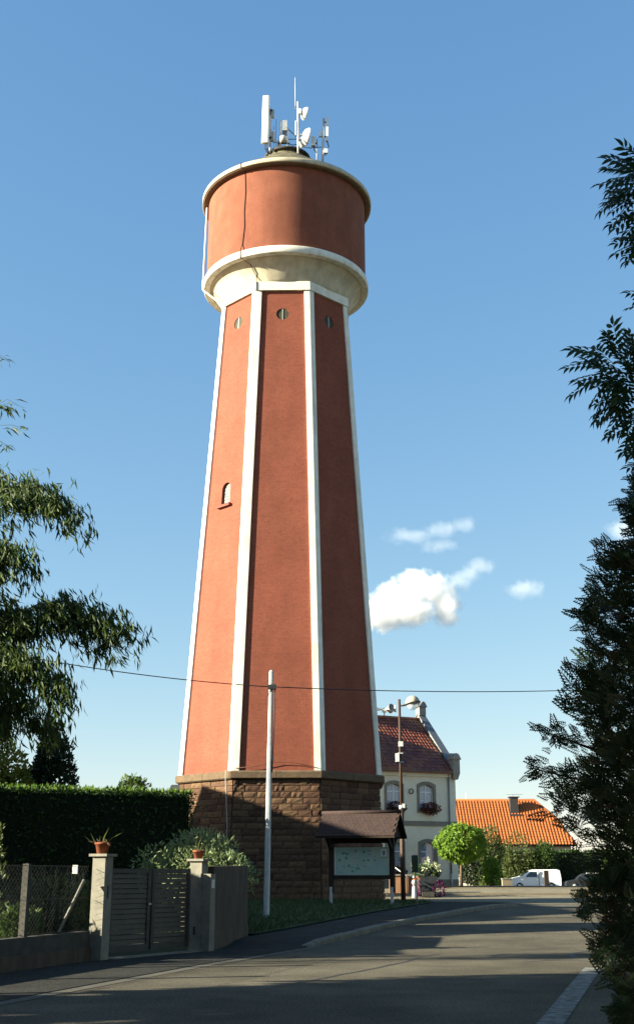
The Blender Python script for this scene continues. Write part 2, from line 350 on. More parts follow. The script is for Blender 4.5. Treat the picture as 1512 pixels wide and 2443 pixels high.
def ribbon(path, w, zoff): 
    b = MB(); vs = []; path = [Vector(p) for p in path]
    for i, p in enumerate(path):
        t = (path[min(i + 1, len(path) - 1)] - path[max(i - 1, 0)]).normalized(); n_ = Vector((t.y, -t.x)) * (w[i] if isinstance(w, list) else w) / 2
        for q in (p + n_, p - n_): vs.append((q.x, q.y, gz(q.y) + zoff))
    b.add(vs, [(2 * i, 2 * i + 1, 2 * i + 3, 2 * i + 2) for i in range(len(path) - 1)]); return b
ribbon([(ex(y), y) for y in frange(10, 22.6, .7)], .3, .006).build('edge_line', 'road_paint', kind='structure')
for k, (xa, xb) in enumerate(((7.3, 7.95), (8.2, 8.95), (9.25, 10.0), (10.3, 11.0), (11.3, 12.0))):
    ribbon([(xa, 47.4 + (xa - 7.3) * .5), (xb, 47.4 + (xb - 7.3) * .5)], .5, .006).build('stop_line_dash', 'road_paint', kind='structure')
for pth, w in (([(-.7, 18.6), (.2, 20.6), (.9, 22.2), (1.6, 23.8), (2.0, 25.2), (2.6, 26.6)], .07), ([(3.6, 25.8), (3.9, 26.5), (4.5, 26.4), (4.7, 25.4), (5.2, 25.2), (5.3, 26.4), (6.0, 27.6)], .10),
               ([(4.0, 24.2), (4.6, 24.5), (5.3, 24.2), (5.7, 24.6)], .08), ([(4.4, 27.6), (5.2, 28.3), (6.4, 28.9)], .06)):
    P = []
    for a, c in zip(pth, pth[1:]):
        for t in (0, .33, .66): P.append((a[0] + (c[0] - a[0]) * t + random.uniform(-.04, .04), a[1] + (c[1] - a[1]) * t + random.uniform(-.05, .05)))
    ribbon(P + [pth[-1]], w, .004).build('tar_seam', 'tar', kind='structure')

# ------------------------------------------------------------------ water tower
TX, TY = -1.6, 55.0; D0 = rad(-1.3)
def rdirv(a): return Vector((math.sin(a), -math.cos(a), 0))
def tanv(a): return Vector((math.cos(a), math.sin(a), 0))
def octo(R, z, a0=D0): return [Vector((TX, TY, z)) + rdirv(a0 + rad(22.5 + 45 * k)) * R for k in range(8)]
Rsh = lambda z: 4.80 + (3.34 - 4.80) * (z - 5.8) / (29.12 - 5.8)
Rba = lambda z: 4.76 + (5.45 - z) * .035
tower = thing('water_tower', (TX, TY, gz(TY)), 'tall red octagonal water tower with white corner ribs and a round drum', 'water tower')
base = MB().loft([octo(Rba(.3) - .05, .3), octo(Rba(5.45) - .05, 5.45)]).build('stone_base', 'mortar', tower)
# rough-faced sandstone blocks, each an object of its own
def stone_mesh(k):
    bm = bmesh.new(); vs = {}
    n, m_ = 4, 3; rr = random.Random(k)
    for i in range(n + 1):
        for j in range(m_ + 1):
            edge = i in (0, n) or j in (0, m_)
            vs[i, j] = bm.verts.new((-.5 + i / n, -.5 - (0 if edge else rr.uniform(.04, .24)), -.5 + j / m_))
    for i in range(n):
        for j in range(m_): bm.faces.new((vs[i, j], vs[i + 1, j], vs[i + 1, j + 1], vs[i, j + 1]))
    bk = [bm.verts.new(p) for p in ((-.5, .5, -.5), (.5, .5, -.5), (.5, .5, .5), (-.5, .5, .5))]
    bm.faces.new([vs[i, 0] for i in range(n, -1, -1)] + [bk[0], bk[1]]); bm.faces.new([vs[i, m_] for i in range(n + 1)] + [bk[2], bk[3]])
    bm.faces.new([vs[0, j] for j in range(m_ + 1)] + [bk[3], bk[0]]); bm.faces.new([vs[n, j] for j in range(m_, -1, -1)] + [bk[1], bk[2]])
    bmesh.ops.recalc_face_normals(bm, faces=bm.faces)
    me = bpy.data.meshes.new('stone'); bm.to_mesh(me); bm.free(); me.materials.append(MATS['sandstone']); return me
SM = [stone_mesh(k) for k in range(7)]
specs = []; NR = 20; H0, H1 = .35, 5.45; rh = (H1 - H0) / NR
for row in range(NR - 1, -1, -1):
    zc = H0 + (row + .5) * rh
    for f in (0, -1, 1):
        a = D0 + rad(45 * f); R = Rba(zc); hw = R * math.sin(rad(22.5)) - .005; ap = R * math.cos(rad(22.5))
        x = -hw; rr = random.Random(row * 10 + f)
        first = True
        while x < hw - .02:
            w = rr.uniform(.42, .78)
            if first and row % 2: w *= .55
            first = False
            if hw - (x + w) < .28: w = hw - x
            specs.append((a, x + w / 2, w, zc, ap, rr.uniform(0, .035))); x += w
stuffV = []
for k, (a, xc, w, zc, ap, pr) in enumerate(specs):
    M4 = Matrix.Translation(Vector((TX, TY, zc)) + rdirv(a) * (ap - .045 + pr) + tanv(a) * xc) @ Matrix.Rotation(a, 4, 'Z') @ Matrix.Diagonal((w - .022, .13, rh - .022, 1))
    if k < 300:
        o = bpy.data.objects.new('stone', SM[k % 7]); COL.objects.link(o); o.parent = base
        o.matrix_parent_inverse = Matrix(); o.matrix_basis = M4
    else:
        stuffV.append((M4, SM[k % 7]))
b = MB()
for M4, me in stuffV: b.add([M4 @ v.co for v in me.vertices], [tuple(p.vertices) for p in me.polygons])
if b.f: b.build('lower_stones', 'sandstone', base, kind='stuff')
# the thing's Empty is translated: stones under base (identity world) keep world transforms
cor = thing  # alias unused
cc = MB()
for k in range(8):
    a0, a1 = D0 + rad(22.5 + 45 * k), D0 + rad(67.5 + 45 * k)
    def sec(a): return [Vector((TX, TY, z)) + rdirv(a) * r for r, z in ((4.5, 5.452), (4.93, 5.452), (5.0, 5.50), (5.0, 5.74), (4.92, 5.80), (4.5, 5.80))]
    am = (a0 + a1) / 2
    # two coping slabs per side
    s0 = sec(a0); s1 = sec(a1); mid0 = [p + (q - p) * .497 for p, q in zip(s0, s1)]; mid1 = [p + (q - p) * .503 for p, q in zip(s0, s1)]
    ca = [p + (q - p) * .003 for p, q in zip(s0, s1)]; cb = [p + (q - p) * .997 for p, q in zip(s0, s1)]
    if k in (5, 6, 7, 0):
        MB().loft([ca, mid0]).build('coping_slab', 'coping', tower); MB().loft([mid1, cb]).build('coping_slab', 'coping', tower)
    else: cc.loft([ca, cb])
cc.build('rear_coping', 'coping', tower)
# shaft with uv per face
me = bpy.data.meshes.new('shaft'); bot, top = octo(Rsh(5.75), 5.75), octo(Rsh(29.3), 29.3)
me.from_pydata([tuple(p) for p in bot + top], [], [(k, (k + 1) % 8, 8 + (k + 1) % 8, 8 + k) for k in range(8)] + [tuple(range(7, -1, -1)), tuple(range(8, 16))])
uv = me.uv_layers.new(name='UVMap')
for p in me.polygons:
    if len(p.vertices) != 4: continue
    m0 = (me.vertices[p.vertices[0]].co + me.vertices[p.vertices[1]].co) / 2; t = (me.vertices[p.vertices[1]].co - me.vertices[p.vertices[0]].co).normalized()
    for li in p.loop_indices:
        co = me.vertices[me.loops[li].vertex_index].co; uv.data[li].uv = ((co - m0).dot(t) + 20 + 3 * p.index, co.z)
me.materials.append(MATS['red_brick'])
shaft = bpy.data.objects.new('shaft', me); link(shaft, tower)
def on_face(k, z, off=0, x=0):
    a = D0 + rad(45 * k); return Vector((TX, TY, z)) + rdirv(a) * (Rsh(z) * math.cos(rad(22.5)) + off) + tanv(a) * x
LEAN = math.atan((4.80 - 3.34) * math.cos(rad(22.5)) / (29.12 - 5.8))
def face_M(k, z):      # local x along the face, -y outwards, z up the face
    return Matrix.Translation(on_face(k, z)) @ Matrix.Rotation(D0 + rad(45 * k), 4, 'Z') @ Matrix.Rotation(-LEAN, 4, 'X')
def archpoly(w, h, n=10):
    r = w / 2; return [(-r, 0), (r, 0), (r, h - r)] + [(r * math.cos(math.pi * i / n), h - r + r * math.sin(math.pi * i / n)) for i in range(1, n)] + [(-r, h - r)]
cut = MB(); AW = face_M(-1, 18.15)
cut.M = AW; cut.prism(archpoly(.60, 1.12), -.3, .22)
for k in (-1, 0, 1):
    cut.M = face_M(k, 27.72); cut.prism([(.31 * math.cos(2 * math.pi * i / 24), .31 * math.sin(2 * math.pi * i / 24)) for i in range(24)], -.3, .07)
co = cut.build('cutter', 'red_brick', tower)
md = shaft.modifiers.new('b', 'BOOLEAN'); md.object = co; md.operation = 'DIFFERENCE'; md.solver = 'EXACT'
dg = bpy.context.evaluated_depsgraph_get(); ne = bpy.data.meshes.new_from_object(shaft.evaluated_get(dg)); shaft.modifiers.clear(); shaft.data = ne
bpy.data.objects.remove(co)
aw = MB(AW).prism(archpoly(.598, 1.118), .13, .16).build('arched_window', 'glass_block', tower)
g = MB(AW)
for i in range(1, 7): g.box(-.29, .29, .118, .135, i * .155 - .008, i * .155 + .008)
for i in (-1, 0, 1): g.box(i * .15 - .008, i * .15 + .008, .12, .136, 0, 1.02)
g.build('glazing_bar', 'oculus_glass', aw)
MB(AW).box(-.45, .45, -.15, .1, -.13, -.005).build('window_sill', 'sill_red', aw)
for k in (-1, 0, 1):
    FM = face_M(k, 27.72); b = MB(FM)
    oc = b.prism([(.305 * math.cos(2 * math.pi * i / 24), .305 * math.sin(2 * math.pi * i / 24)) for i in range(24)], .035, .06).build('round_window', 'oculus_glass', tower)
    MB(FM).box(-.02, .02, .015, .034, -.30, .30).build('mullion', 'antenna_grey', oc)
# corner ribs
PR = .075; WG = .25
def ribsec(k, z, extra=0):
    a = D0 + rad(22.5 + 45 * k); R = Rsh(z); C = Vector((TX, TY, z)) + rdirv(a) * R
    n1, n2 = rdirv(a - rad(22.5)), rdirv(a + rad(22.5)); t1, t2 = -tanv(a - rad(22.5)), tanv(a + rad(22.5)); p = PR + extra; w = WG + extra
    Co = C + rdirv(a) * (p / math.cos(rad(22.5)))
    return [C + t1 * w - n1 * .05, C + t1 * w + n1 * p, Co, C + t2 * w + n2 * p, C + t2 * w - n2 * .05, C - rdirv(a) * .2]
for k in range(8):
    MB().loft([ribsec(k, z) for z in (5.8, 12, 20, 28.99)]).build('corner_rib', 'white_paint', tower)
# collar of eight bands above the panels
for k in range(8):
    a0, a1 = D0 + rad(22.5 + 45 * k), D0 + rad(67.5 + 45 * k); R0 = Rsh(29.0) + .14
    def sc(a): return [Vector((TX, TY, z)) + rdirv(a) * r for r, z in ((R0 - .4, 29.0), (R0, 29.0), (R0 - .02, 29.47), (R0 - .4, 29.47))]
    MB().loft([sc(a0), sc(a1)]).build('collar_band', 'white_paint', tower)
ctr = (TX, TY, 0)
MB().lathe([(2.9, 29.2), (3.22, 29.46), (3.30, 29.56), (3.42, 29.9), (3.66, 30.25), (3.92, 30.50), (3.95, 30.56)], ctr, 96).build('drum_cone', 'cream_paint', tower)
MB().lathe([(3.90, 30.52), (4.235, 30.50), (4.26, 30.53), (4.26, 30.86), (4.23, 30.89), (4.08, 30.91)], ctr, 128).build('belt_ring', 'white_paint', tower)
MB().lathe([(4.10, 30.80), (4.12, 30.95), (4.12, 35.45)], ctr, 128).build('drum', 'red_render', tower)
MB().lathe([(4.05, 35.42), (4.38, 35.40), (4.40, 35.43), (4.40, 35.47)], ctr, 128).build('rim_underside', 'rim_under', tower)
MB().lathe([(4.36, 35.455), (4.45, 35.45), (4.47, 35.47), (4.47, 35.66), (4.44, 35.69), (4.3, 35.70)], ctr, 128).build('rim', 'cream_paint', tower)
rf = MB().lathe([(4.40, 35.69), (4.33, 35.80), (3.0, 36.75), (1.12, 38.30), (1.10, 38.45), (0.01, 38.5)], ctr, 64).build('tower_roof', 'mossy_roof', tower)
MB().lathe([(.01, 38.42), (1.22, 38.42), (1.25, 38.45), (1.25, 38.54), (1.2, 38.58), (.01, 38.60)], ctr, 40).build('roof_platform', 'old_concrete', tower)
def around(deg, r, z): return Vector((TX, TY, z)) + rdirv(rad(deg)) * r
MB().tube([around(-84.5, 4.22, 35.3), around(-84.5, 4.30, 31.1), around(-84.2, 4.33, 30.75), around(-83, 4.30, 30.42), around(-76, 3.62, 29.62), around(-72, 3.45, 29.42)], .045).build('downpipe', 'white_paint', tower)
cb = [around(-29.5 + d, r, z) for d, r, z in ((0, 4.49, 35.72), (0, 4.49, 35.44), (.5, 4.13, 35.40), (1.1, 4.14, 34.2), (.3, 4.14, 33.1), (.8, 4.14, 32.3), (-.6, 4.14, 31.3), (-.9, 4.28, 30.88), (-.8, 4.28, 30.5), (3, 3.75, 30.3), (5.5, 3.4, 29.8), (6.2, 3.47, 29.42), (6.0, 3.5, 29.0))]
MB().tube(cb, .022, 6).build('lightning_cable', 'cable_brown', tower)
MB().tube([on_face(0, z, .1, x) for x, z in ((-1.75, 5.9), (-.9, 5.97), (0, 6.15), (.8, 6.12), (1.75, 5.9))], .014, 6).build('loose_cable', 'cable_brown', tower)
MB().tube([Vector((TX, TY, z)) + rdirv(D0 + rad(-22.5 - 2.5)) * (5.04 if z > 5.4 else Rba(z) - .0) + Vector((0, -.02, 0)) for z in (5.82, 5.6, 5.42, 3.5, 1.0)], .02, 6).build('earth_cable', 'antenna_grey', tower)

# ------------------------------------------------------------------ antennas on the tower roof
AY = 54.0
t = thing('panel_antenna', (-2.72, AY, 38.3), 'tallest white panel antenna at the left edge of the tower roof', 'antenna', 'antennas on the tower')
b = MB()
rings = [[Vector((-2.72 + sx - (41.82 - z) * .011, AY - .1 + sy, z)) for sx, sy in ((-.20, .03), (-.16, -.08), (.12, -.10), (.19, .0), (.19, .12), (-.2, .12))] for z in (38.80, 41.72)]
b.loft(rings); rings2 = [rings[1], [p + Vector((.0, .0, .1)) for p in rings[1]]]; b.build('radome', 'antenna_white', t)
MB().tube([(-2.5, AY + .1, 37.7), (-2.5, AY + .1, 41.1)], .05).build('mounting_pole', 'galvanised', t)
for z in (39.2, 40.9): MB().cbox((-2.55, AY + .05, z), (.3, .16, .12)).build('bracket', 'dark_metal', t)
MB().cbox((-2.38, AY + .1, 40.75), (.16, .2, .45)).build('radio_unit', 'antenna_grey', t)
MB().cbox((-2.36, AY + .1, 39.35), (.24, .22, .5)).build('radio_unit', 'antenna_grey', t)
for dx in (-.08, 0, .07): MB().tube([(-2.72 + dx, AY - .08, 38.82), (-2.7 + dx, AY - .1, 38.5), (-2.6 + dx, AY, 38.35), (-2.5, AY + .05, 38.2)], .022, 6).build('feeder_cable', 'cable_black', t)
MB().tube([(-2.3, AY, 37.9), (-2.3, AY, 39.9)], .025).build('side_rod', 'galvanised', t)
t = thing('antenna_rack', (-1.75, AY, 38.4), 'low frame of two galvanised poles with grey boxes between antennas', 'antenna', 'antennas on the tower')
for x, z in ((-1.94, 40.22), (-1.57, 39.85)): MB().tube([(x, AY, 38.4), (x, AY, z)], .045).build('pole', 'galvanised', t)
MB().cbox((-1.72, AY - .05, 39.9), (.25, .14, .62)).build('panel', 'antenna_grey', t)
MB().cbox((-1.74, AY - .02, 39.4), (.2, .14, .36)).build('box', 'dark_metal', t)
MB().lathe([(.001, -.2), (.19, -.18), (.2, .12), (.05, .22)], (-1.78, AY - .1, 39.05), 12).build('drum_unit', 'antenna_grey', t)
MB().cbox((-1.75, AY, 38.85), (.62, .06, .06)).build('cross_bar', 'dark_metal', t)
MB().tube([(-1.57, AY, 39.75), (-1.02, AY, 39.2)], .025).build('brace', 'rust_brown', t); MB().tube([(-1.57, AY, 39.1), (-1.02, AY, 39.12)], .022).build('brace', 'rust_brown', t)
MB().cbox((-2.05, AY + .1, 38.85), (.12, .12, .5)).build('box', 'antenna_grey', t)
MB().tube([(-2.18, AY, 38.3), (-2.18, AY, 40.35)], .012, 6).build('thin_rod', 'dark_metal', t)
t = thing('antenna_mast', (-1.0, AY, 38.0), 'galvanised mast with a thin whip aerial rising above the tower roof', 'mast', 'antennas on the tower')
MB().tube([(-.98, AY - .4, 37.6), (-1.02, AY - .4, 41.15)], [.06, .055]).build('pole', 'galvanised', t)
MB().tube([(-1.16, AY - .4, 40.75), (-1.17, AY - .4, 41.9), (-1.18, AY - .4, 42.7)], [.022, .018, .008], 6).build('whip', 'antenna_white', t)
MB().cbox((-1.09, AY - .4, 40.82), (.2, .04, .05)).build('bracket', 'dark_metal', t); MB().cbox((-.93, AY - .45, 40.5), (.18, .16, .3)).build('radio_unit', 'antenna_white', t)
MB().cbox((-1.14, AY - .42, 39.5), (.06, .08, .9)).build('panel', 'antenna_white', t)
def dish(x, y, z, r, axis, label):
    t = thing('dish_antenna', (x, y, z - r), label, 'dish', 'dishes on the tower'); ax = Vector(axis).normalized()
    MB().lathe([(.001, -.28 * r), (.35 * r, -.24 * r), (.75 * r, -.02 * r), (r, .3 * r), (r, .42 * r)], (x, y, z), 24, axis=ax).build('reflector', 'dish_white', t)
    MB().lathe([(r, .42 * r), (.7 * r, .50 * r), (.001, .54 * r)], (x, y, z), 24, axis=ax).build('radome_cover', 'dish_white', t)
    MB().lathe([(.06, -.3 * r - .12), (.07, -.28 * r)], (x, y, z), 10, cap=True, axis=ax).build('feed_box', 'antenna_grey', t)
dish(-.74, AY - .35, 40.5, .36, (1, .45, -.12), 'upper white dish antenna near the top of the mast')
dish(-.66, AY - .3, 39.1, .46, (1, .35, -.05), 'largest lower white dish antenna right of the mast')
dish(-.82, AY + .5, 39.35, .34, (.8, .8, 0), 'small white dish antenna half hidden behind the larger lower dish')
t = thing('sector_antenna', (.34, AY, 37.9), 'slim panel antenna on a pole at the right edge of the tower roof', 'antenna', 'antennas on the tower')
MB().tube([(.28, AY - .1, 37.0), (.36, AY - .1, 40.32)], .06).build('pole', 'galvanised', t)
MB().cbox((.54, AY - .12, 39.63), (.13, .16, 1.46), ry=.02).build('radome', 'antenna_white', t)
for z in (39.2, 40.1): MB().cbox((.45, AY - .1, z), (.16, .06, .06)).build('bracket', 'dark_metal', t)
MB().tube([(.54, AY - .12, 38.9), (.62, AY - .1, 38.6), (.5, AY - .1, 38.3), (.42, AY, 38.1)], .03, 6).build('feeder_cable', 'cable_black', t)
MB().cbox((.46, AY - .2, 38.22), (.2, .16, .24)).build('junction_box', 'antenna_white', t)
MB().cbox((.16, AY - .1, 39.35), (.12, .12, .34)).build('radio_unit', 'antenna_white', t); MB().tube([(.2, AY - .1, 39.2), (.34, AY - .1, 39.2)], .03).build('bracket', 'dark_metal', t)
for k, (x0, x1, z) in enumerate(((-2.5, -1.94, 38.95), (-1.57, -1.0, 38.8), (-.98, .3, 38.62))): MB().tube([(x0, AY - .05, z), ((x0 + x1) / 2, AY - .1, z - .12), (x1, AY - .05, z - .02)], .02, 6).build('cable_run', 'cable_black', t)
t = thing('radio_box', (-.12, AY, 38.2), 'small pale radio box on a short post right of the dishes', 'antenna', 'antennas on the tower')
MB().cbox((-.2, AY - .2, 38.82), (.22, .2, .55)).build('housing', 'antenna_white', t); MB().tube([(.0, AY - .1, 37.3), (.0, AY - .1, 39.05)], .035).build('post', 'galvanised', t)
MB().tube([(-.16, AY - .2, 38.56), (-.14, AY - .2, 38.3), (0, AY - .1, 38.2)], .025, 6).build('feeder_cable', 'cable_black', t); MB().cbox((-.08, AY - .15, 38.75), (.1, .08, .06)).build('bracket', 'dark_metal', t)

# ------------------------------------------------------------------ utility pole and overhead wires
t = thing('utility_pole', (-1.5, 36.7, ph(36.7)), 'slender galvanised utility pole standing on the grass in front of the tower', 'pole')
def octp(z, r, x, y): return [Vector((x + r * math.cos(rad(22.5 + 45 * k)), y + r * math.sin(rad(22.5 + 45 * k)), z)) for k in range(8)]
px_ = lambda z: -1.5 + (z - .1) * .0092
b = MB()
for z0, z1, r0, r1 in ((0.1, 2.6, .098, .092), (2.6, 5.4, .089, .081), (5.4, 7.68, .078, .070)): b.loft([octp(z0, r0, px_(z0), 36.7), octp(z1, r1, px_(z1), 36.7)])
b.build('post', 'galvanised', t)
MB().cbox((px_(7.2) + .04, 36.62, 7.2), (.26, .16, .14)).build('wire_clamp', 'dark_metal', t)
MB().loft([octp(7.68, .08, px_(7.68), 36.7), octp(7.74, .03, px_(7.7), 36.7)]).build('cap', 'galvanised', t)
MB().tube([(px_(z) + .13 - abs(z - 6.6) * .02, 36.66, z) for z in (7.2, 6.9, 6.5, 6.0, 5.4, 4.6)], .018, 6).build('drop_cable', 'cable_black', t)
MB().cbox((px_(5.0) + .1, 36.62, 5.0), (.07, .07, .14)).build('cable_tie', 'dark_metal', t)
def wire(a, c, sag, label):
    a, c = Vector(a), Vector(c); P = [a + (c - a) * u - Vector((0, 0, sag * 4 * u * (1 - u))) for u in [i / 40 for i in range(41)]]
    return MB().tube(P, .016, 6).build('overhead_wire', 'cable_black', label=label, cat='wire', group='overhead wires')
wire((px_(7.2), 36.6, 7.2), (-15, 34.9, 9.3), .38, 'black overhead wire running left from the pole into the bamboo')
wire((px_(7.2) + .1, 36.6, 7.2), (26, 53, 10.9), .62, 'black overhead wire running right from the pole towards the conifer')

# ------------------------------------------------------------------ street lamp
LX, LY = 3.43, 49.15
t = thing('street_lamp', (LX, LY, ph(49)), 'tall brown street lamp with a half-globe head beside the notice board', 'street lamp')
b = MB(); b.tube([(LX, LY, .5), (LX, LY, 4.2)], .095); b.tube([(LX, LY, 4.2), (LX, LY, 8.6)], [.065, .055]); b.build('post', 'rust_brown', t)
MB().tube([(LX, LY, 8.34), (LX + .12, LY - .03, 8.33), (LX + .26, LY - .06, 8.36)], .035).build('arm', 'rust_brown', t)
TL = Vector((-.18, .05, 1)).normalized(); HC = (LX + .55, LY - .08, 8.45)
prof = [(.30 * math.sin(rad(a_)), .29 * math.cos(rad(a_))) for a_ in range(0, 91, 9)]; prof[0] = (.001, .29)
MB().lathe(prof, HC, 28, axis=TL).build('lamp_shade', 'lamp_shade', t)
MB().lathe([(.25, .0), (.325, -.005), (.325, -.05), (.27, -.05)], HC, 28, axis=TL).build('lamp_rim', 'rust_brown', t)
gl = bpy.data.materials.new('lamp_glass'); gl.use_nodes = True; MATS['lamp_glass'] = gl
gn = gl.node_tree.nodes; gb = gn['Principled BSDF']; gb.inputs['Base Color'].default_value = (.9, .92, .92, 1); gb.inputs['Roughness'].default_value = .1; gb.inputs['Alpha'].default_value = .32
prof = [(.27 * math.cos(rad(a_)), -.05 - .27 * math.sin(rad(a_))) for a_ in range(0, 91, 10)]; prof[-1] = (.001, -.32)
MB().lathe(prof, HC, 28, axis=TL).build('lamp_bowl', 'lamp_glass', t)
MB().cbox((LX + .02, LY - .06, 6.75), (.17, .2, .2)).build('clamp_box', 'plastic_white', t)
MB().cbox((LX - .13, LY - .06, 6.2), (.14, .2, .34)).build('meter_box', 'plastic_white', t); MB().cbox((LX, LY - .02, 6.38), (.2, .16, .05)).build('clamp', 'galvanised', t); MB().cbox((LX, LY - .02, 6.02), (.2, .16, .05)).build('clamp', 'galvanised', t)
MB().lathe([(.1, 4.15), (.105, 4.3)], (LX, LY, 0), 14, cap=True).build('joint_collar', 'galvanised', t); MB().cbox((LX + .08, LY - .05, 4.28), (.1, .1, .16)).build('socket_box', 'plastic_white', t)

# ------------------------------------------------------------------ notice board
BM = Matrix.Translation((1.6, 44.0, ph(44))) @ Matrix.Rotation(rad(-20), 4, 'Z')
t = thing('notice_board', (1.6, 44, ph(44)), 'dark wooden notice board with a tiled roof and a pale town map', 'notice board')
for sx in (-1, 1):
    MB(BM).box(sx * 1.14 - .085, sx * 1.14 + .085, -.085, .085, .42, 2.36).build('post', 'dark_wood', t)
    MB(BM).box(sx * 1.14 - .05, sx * 1.14 + .05, -.10, -.06, -.05, .62).build('post_shoe', 'galvanised', t)
    for sy in (-1, 1): MB(BM).hexa([BM.inverted() @ (BM @ Vector(p)) for p in ((sx * 1.14 - .05, sy * .06, 1.95), (sx * 1.14 + .05, sy * .06, 1.95), (sx * 1.14 + .05, sy * .16, 1.9), (sx * 1.14 - .05, sy * .16, 1.9), (sx * 1.14 - .05, sy * .52, 2.36), (sx * 1.14 + .05, sy * .52, 2.36), (sx * 1.14 + .05, sy * .62, 2.34), (sx * 1.14 - .05, sy * .62, 2.34))]).build('brace', 'dark_wood', t)
    MB(BM).prism([(-.0, 0), (0, 0)], 0, 0) if False else None
for sx in (-1, 1): MB(BM).loft([[Vector((sx * 1.25 - .04, y, z)) for y, z in ((-.66, 2.33), (.66, 2.33), (0, 3.02))], [Vector((sx * 1.25 + .04, y, z)) for y, z in ((-.66, 2.33), (.66, 2.33), (0, 3.02))]]).build('gable_board', 'dark_wood', t)
MB(BM).box(-1.05, 1.05, -.05, .05, 2.12, 2.34).build('header_beam', 'dark_wood', t); MB(BM).box(-1.05, 1.05, -.05, .05, .88, 1.02).build('bottom_rail', 'dark_wood', t)
pn = MB(BM).box(-1.02, 1.02, -.03, .03, 1.02, 1.98).build('map_panel', mat('map_print', (.246, .3936, .3772), (.3772, .4592, .3772), scale=2.3, rough=.35, spec=.5), t)
MB(BM).box(-1.02, -.985, -.036, -.031, 1.02, 1.98).build('map_border', 'plastic_white', pn)
for k in range(26):
    x, z = random.uniform(-.92, .55), random.uniform(1.1, 1.85); w = random.uniform(.03, .11)
    MB(BM).box(x, x + w, -.0345, -.031, z, z + random.uniform(.03, .10)).build('map_mark', mat('map_ink_%d' % (k % 3), [(.10, .20, .27), (.10, .32, .22), (.26, .28, .40)][k % 3]), pn)
MB(BM).box(.74, .95, -.038, -.032, 1.66, 1.92).build('pinned_notice', 'plastic_white', pn); MB(BM).box(.79, .90, -.042, -.0385, 1.70, 1.86).build('notice_photo', mat('notice_grey', (.2296, .246, .2788)), pn); MB(BM).box(.72, .97, -.0375, -.032, 1.62, 1.645).build('notice_strip', mat('notice_yellow', (.369, .3444, .041)), pn)
rb = MB(BM)
for sy in (-1, 1):
    p = [(-1.48, sy * .80, 2.28), (1.48, sy * .80, 2.28), (1.48, 0, 3.12), (-1.48, 0, 3.12)]
    rb.hexa(p + [(a, c, z + .05) for a, c, z in p])
rfb = rb.build('roof', 'dark_wood', t)
tb = MB(BM)
for sy in (-1, 1):
    for r_ in range(8):
        for c_ in range(18):
            x0 = -1.48 + c_ * .1644 + (.08 if r_ % 2 else 0); u0, u1 = r_ / 8, (r_ + 1.25) / 8
            if x0 + .16 > 1.5: continue
            y0, y1 = sy * (.82 - .82 * u0), sy * (.82 - .82 * min(u1, 1)); z0, z1 = 2.33 + .84 * u0 + .035, 2.33 + .84 * min(u1, 1) + .02; j = random.uniform(0, .012)
            tb.hexa([(x0, y0, z0 - .02 + j), (x0 + .158, y0, z0 - .02 + j), (x0 + .158, y1, z1 - .02), (x0, y1, z1 - .02), (x0, y0, z0 + j), (x0 + .158, y0, z0 + j), (x0 + .158, y1, z1), (x0, y1, z1)])
tb.build('roof_tiles', 'board_tile', rfb, kind='stuff')
MB(BM).tube([(-1.5, 0, 3.2), (1.5, 0, 3.2)], .07, 8).build('ridge_tile', 'board_tile', rfb)

# ------------------------------------------------------------------ town hall
HA = rad(25); HM = Matrix.Translation((8.6, 75.8, .78)) @ Matrix.Rotation(HA, 4, 'Z')      # local x along the facade (right end 0), y inwards
EV, RG, HD = 7.0, 10.72, 3.93
hall = thing('town_hall', (8.6, 75.8, .78), 'cream town hall with red tiled roof, arched windows and gable pinnacles', 'building')
WINS = [(xc, z0, z1) for xc in (-2.0, -4.28, -7.2, -9.4) for z0, z1 in ((.95, 2.75), (4.72, 6.2))]
xs = sorted({-13.0, .1} | {xc + s_ * .52 for xc, _, _ in WINS for s_ in (-1, 1)}); zs = [-.3, .95, 2.75, 4.72, 6.2, EV]
b = MB(HM)
for x0, x1 in zip(xs, xs[1:]):
    for z0, z1 in zip(zs, zs[1:]):
        if any(abs((x0 + x1) / 2 - xc) < .3 and z0 >= a_ - .01 and z1 <= c_ + .01 for xc, a_, c_ in WINS): continue
        b.box(x0, x1, 0, .35, z0, z1)
b.box(-13, .1, 2 * HD - .3, 2 * HD, -.3, EV); b.box(-13, -12.7, .35, 2 * HD - .3, -.3, EV)
b.build('wall', 'hall_wall', hall)
gw = MB(HM); gp = [(.02, -.3), (2 * HD - .02, -.3), (2 * HD - .02, EV), (HD, RG), (.02, EV)]
gw.loft([[Vector((-.2, y, z)) for y, z in gp], [Vector((.14, y, z)) for y, z in gp]]).build('gable_wall', 'hall_wall', hall)
MB(HM).box(-13, .12, -.05, -.002, -.3, .55).build('plinth', 'hall_stone', hall)
MB(HM).box(-13, .16, -.08, -.002, 3.70, 3.98).build('string_course', 'hall_stone', hall)
b = MB(HM); b.box(-13, -.25, -.12, -.002, EV - .32, EV - .12); b.box(-13, -.25, -.24, -.002, EV - .12, EV + .02); b.build('eaves_cornice', 'hall_wall', hall)
def seg_arch(w, h, rise, n=8):
    return [(-w / 2 + w * i / n, h + rise * (1 - (2 * i / n - 1) ** 2)) for i in range(n + 1)]
